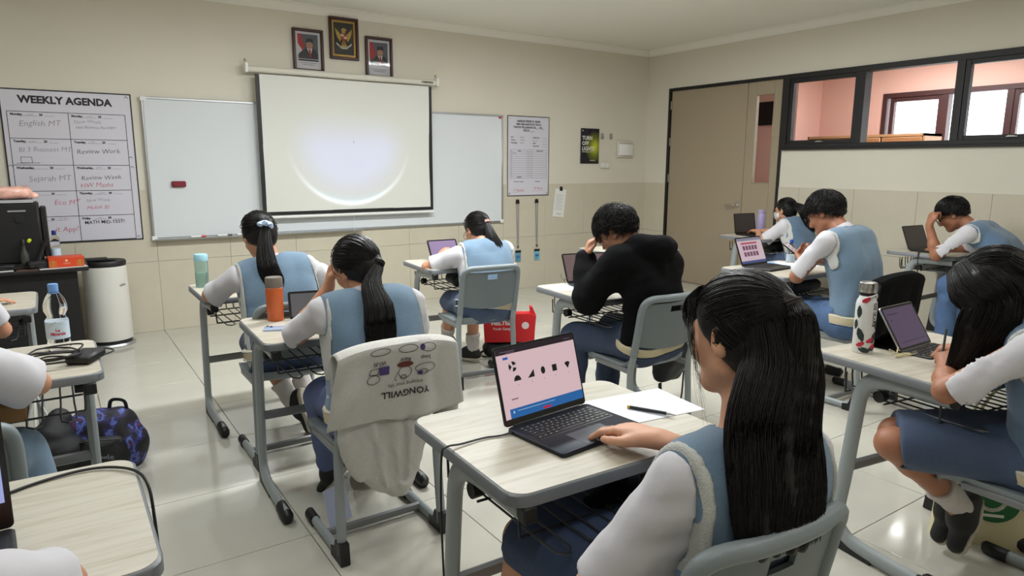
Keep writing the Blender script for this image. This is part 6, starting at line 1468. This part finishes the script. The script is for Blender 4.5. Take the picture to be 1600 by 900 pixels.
G().tube(smooth_path([(-.09,-.115,.20), (.02,-.142,.218), (.12,-.115,.205)], 5), .004, 6).obj('zip', m_rub, pk); q = TX(); q.line('smiggle', 0, 0, .045, .001); q.put('maker_mark', mat('logo_grey', (120,124,140), .5), pk, Matrix.Translation((.03,-.160,.125)) @ Matrix.Rotation(math.radians(90), 4, 'X'))
G().tube(smooth_path([(.04,.04,.33), (.06,.03,.385), (.12,.03,.375), (.13,.04,.31)], 5), .010, 8, oval=.4).obj('grab_handle', m_bag, bg)
bg2 = thing('dark_bag', 'slumped plain black bag behind the galaxy-print backpack', 'bag', (-.12,3.62,0), 0); soft('body', [((-.06,0,.12), (.05,.02,.12), .10, .11, .06), ((.02,.02,.22), (.06,.05,.28), .07, .05, .06)], m_bag, bg2, (-.24,-.2,0), (.26,.25,.42), cut=.004, seed=3); G().tube(smooth_path([(-.08,-.06,.26), (-.16,-.05,.22), (-.17,-.05,.14), (-.10,-.07,.10)], 5), .010, 6, oval=.35).obj('strap', m_bag, bg2)
rb = thing('tote_bag', 'red carrier bag with white lettering standing beside a grey chair', 'bag', (2.84,4.23,.12), math.radians(-30)); m_rbag = mat('red_nonwoven', (206,26,34), .6, bump=.2, bscale=200)
G().prism([(-.19,0), (.19,0), (.20,.20), (.17,.22), (-.17,.22), (-.20,.20)], -.05, .05, 'xzy').obj('body', m_rbag, rb); G().prism([(.19,.01), (.205,.2), (.175,.27), (.155,.27), (.165,.19)], -.03, .03, 'xzy').obj('side_gusset', m_rbag, rb)
q = TX(); q.line('MELTED', -.06, .15, .045, .002); q.line('Youth Camp', -.06, .105, .026, .0008); q.put('lettering', mat('bag_white', (232,214,212), .6), rb, Matrix.Translation((0,-.052,0)) @ Matrix.Rotation(math.radians(90), 4, 'X'))
TX().disc(.12,.13,.028).put('round_mark', mat('bag_white', (232,214,212), .6), rb, Matrix.Translation((0,-.052,0)) @ Matrix.Rotation(math.radians(90), 4, 'X'))
bp3 = thing('backpack', 'black backpack under the red carrier bag', 'backpack', (2.84,4.23,0), math.radians(-30)); soft('main_body', [((-.15,0,.06), (.14,0,.06), .06, .06, .04)], m_bag, bp3, (-.3,-.15,0), (.3,.15,.2), cut=.004); G().tube(smooth_path([(-.2,-.03,.05), (-.24,-.08,.03), (-.18,-.1,.02)], 4), .01, 6, oval=.4).obj('strap', m_bag, bp3)
bp4 = thing('backpack', 'black backpack hanging behind the chair of the student in the hoodie', 'backpack', (2.93,2.62,0), 0); soft('main_body', [((-.10,.0,.36), (.03,.02,.36), .075, .08, .05), ((-.08,.0,.52), (.03,.02,.50), .06, .07, .05), ((-.12,0,.28), (.0,.02,.27), .05, .05, .05)], m_bag, bp4, (-.3,-.2,.16), (.25,.2,.7), seed=5); G().tube(smooth_path([(-.16,-.03,.24), (-.14,-.03,.10), (-.06,-.02,.02), (.02,.0,.02), (.08,.02,.10), (.09,.02,.26)], 5), .014, 8, oval=.35).obj('strap', m_bag, bp4)
bp2 = thing('hanging_bag', 'black bag strap with a steel ring hanging below the sweatshirt chair', 'bag', (1.165,2.52,0)); G().tube(smooth_path([(0,0,.42), (.01,0,.34), (.0,-.01,.27)], 4), .014, 6, oval=.3).obj('strap', m_bag, bp2); G().tube([(.014*math.cos(a), -.01, .255+.014*math.sin(a)) for a in np.linspace(0,2*math.pi,15)[:-1]], .003, 6, closed=True).obj('ring', m_steel, bp2); G().tube(smooth_path([(0,-.01,.24), (.01,-.01,.16), (.02,.0,.10)], 4), .004, 6).obj('cord', m_bag, bp2); G().tube(smooth_path([(.04,0,.42), (.05,.0,.30), (.05,0,.22)], 3), .016, 6, oval=.3).obj('strap', m_bag, bp2)
tt = thing('tote_bag', 'cream cotton tote bag with a green round emblem behind the right chair', 'bag', (2.93,.99,0), math.radians(-55)); m_cot = mat('cream_cotton', (216,206,168), .85, bump=.3, bscale=300)
G().prism([(-.19,.0), (.19,.0), (.17,.36), (-.17,.36)], -.04, .04, 'xzy', ins=.01).obj('body', m_cot, tt); q = TX(); q.disc(0,.19,.085,n=32); q.put('emblem_disc', mat('emblem_green', (28,98,52), .6), tt, Matrix.Translation((0,-.045,0)) @ Matrix.Rotation(math.radians(90), 4, 'X'))
q = TX(); q.stroke(circ(-.01,.20,.045,.045), .014); q.stroke([(-.05,.13), (.03,.135)], .012); q.put('emblem_mark', mat('emblem_white', (226,224,206), .6), tt, Matrix.Translation((0,-.0456,0)) @ Matrix.Rotation(math.radians(90), 4, 'X'))
for y in (-.03,.03): G().tube(smooth_path([(-.09,y,.34), (-.085,y,.52), (-.03,y,.64), (.03,y,.64), (.085,y,.52), (.09,y,.34)], 5), .016, 6, oval=.2, up=(0,1,0)).obj('handle', m_cot, tt)
# pouches in the desk baskets
def pouch(label, key, u, v, w, d, h, m, rz=0): 
    t = thing('pouch', label, 'pouch', on_desk(key, u, v, .619), DESKS[key][2]+math.radians(rz)); b_ = soft('body', [((-w/2+h/2,-d/2+h/2,h/2), (w/2-h/2,-d/2+h/2,h/2), h/2, h/2, .03), ((-w/2+h/2,d/2-h/2,h/2), (w/2-h/2,d/2-h/2,h/2), h/2, h/2, .03), ((-w/2+h/2,0,h/2), (w/2-h/2,0,h/2), h/2, h/2, .04)], m, t, (-w/2-.03,-d/2-.03,-.01), (w/2+.03,d/2+.03,h+.03), fold=.002); G().tube([(-w*.35,-d/2-.001,h*.6), (w*.35,-d/2-.001,h*.6)], .003, 5).obj('zip', m_rub, b_)
pouch('black speckled pouch in the basket of the nearest desk', 'P9', .17, -.08, .22, .22, .075, mat('black_gold_speckle', (34,32,28), .5, var=.9, vscale=90)); pouch('black pouch in the basket of the desk before the whiteboard', 'P3', -.03, -.14, .24, .20, .085, m_bag); pouch('black pouch in the basket before the boy holding a phone', 'P6', -.04, -.12, .34, .22, .085, m_bag); pouch('black pouch in the basket below the window wall', 'P7', .10, -.15, .26, .18, .075, m_bag); pouch('black pouch in the basket of the desk nearest the door', 'P5', .05, -.13, .24, .20, .085, m_bag)
bk = thing('wooden_box', 'light brown box in the basket of the left desk', 'box', on_desk('A2',-.05,-.10,.617)); G().box((0,0,.032), (.34,.26,.06), .004).obj('body', mat('brown_card', (150,112,66), .6), bk); G().box((0,0,.066), (.345,.265,.006), .002).obj('lid', mat('brown_card', (150,112,66), .6), bk)
ts = thing('white_stand', 'small white folding stand on the floor below the far left desk', 'stand', (-.155,4.02,0))
for a in (20,140,260): G().tube([(0,0,.34), (.10*math.cos(math.radians(a)), .10*math.sin(math.radians(a)), .004)], .006, 6).obj('leg', m_white, ts)
G().tube([(0,0,.33), (0,0,.42)], .010, 8).obj('head', m_white, ts)
ppr = thing('fallen_paper', 'pale blue paper leaning against the sweatshirt chair on the floor', 'paper', (.86,2.52,0)); ppr.rotation_euler = (math.radians(-14), 0, math.radians(25)); G().span(-.05,.07,-.001,.001,.004,.16).obj('sheet', mat('pale_blue_paper', (190,198,228), .7), ppr)
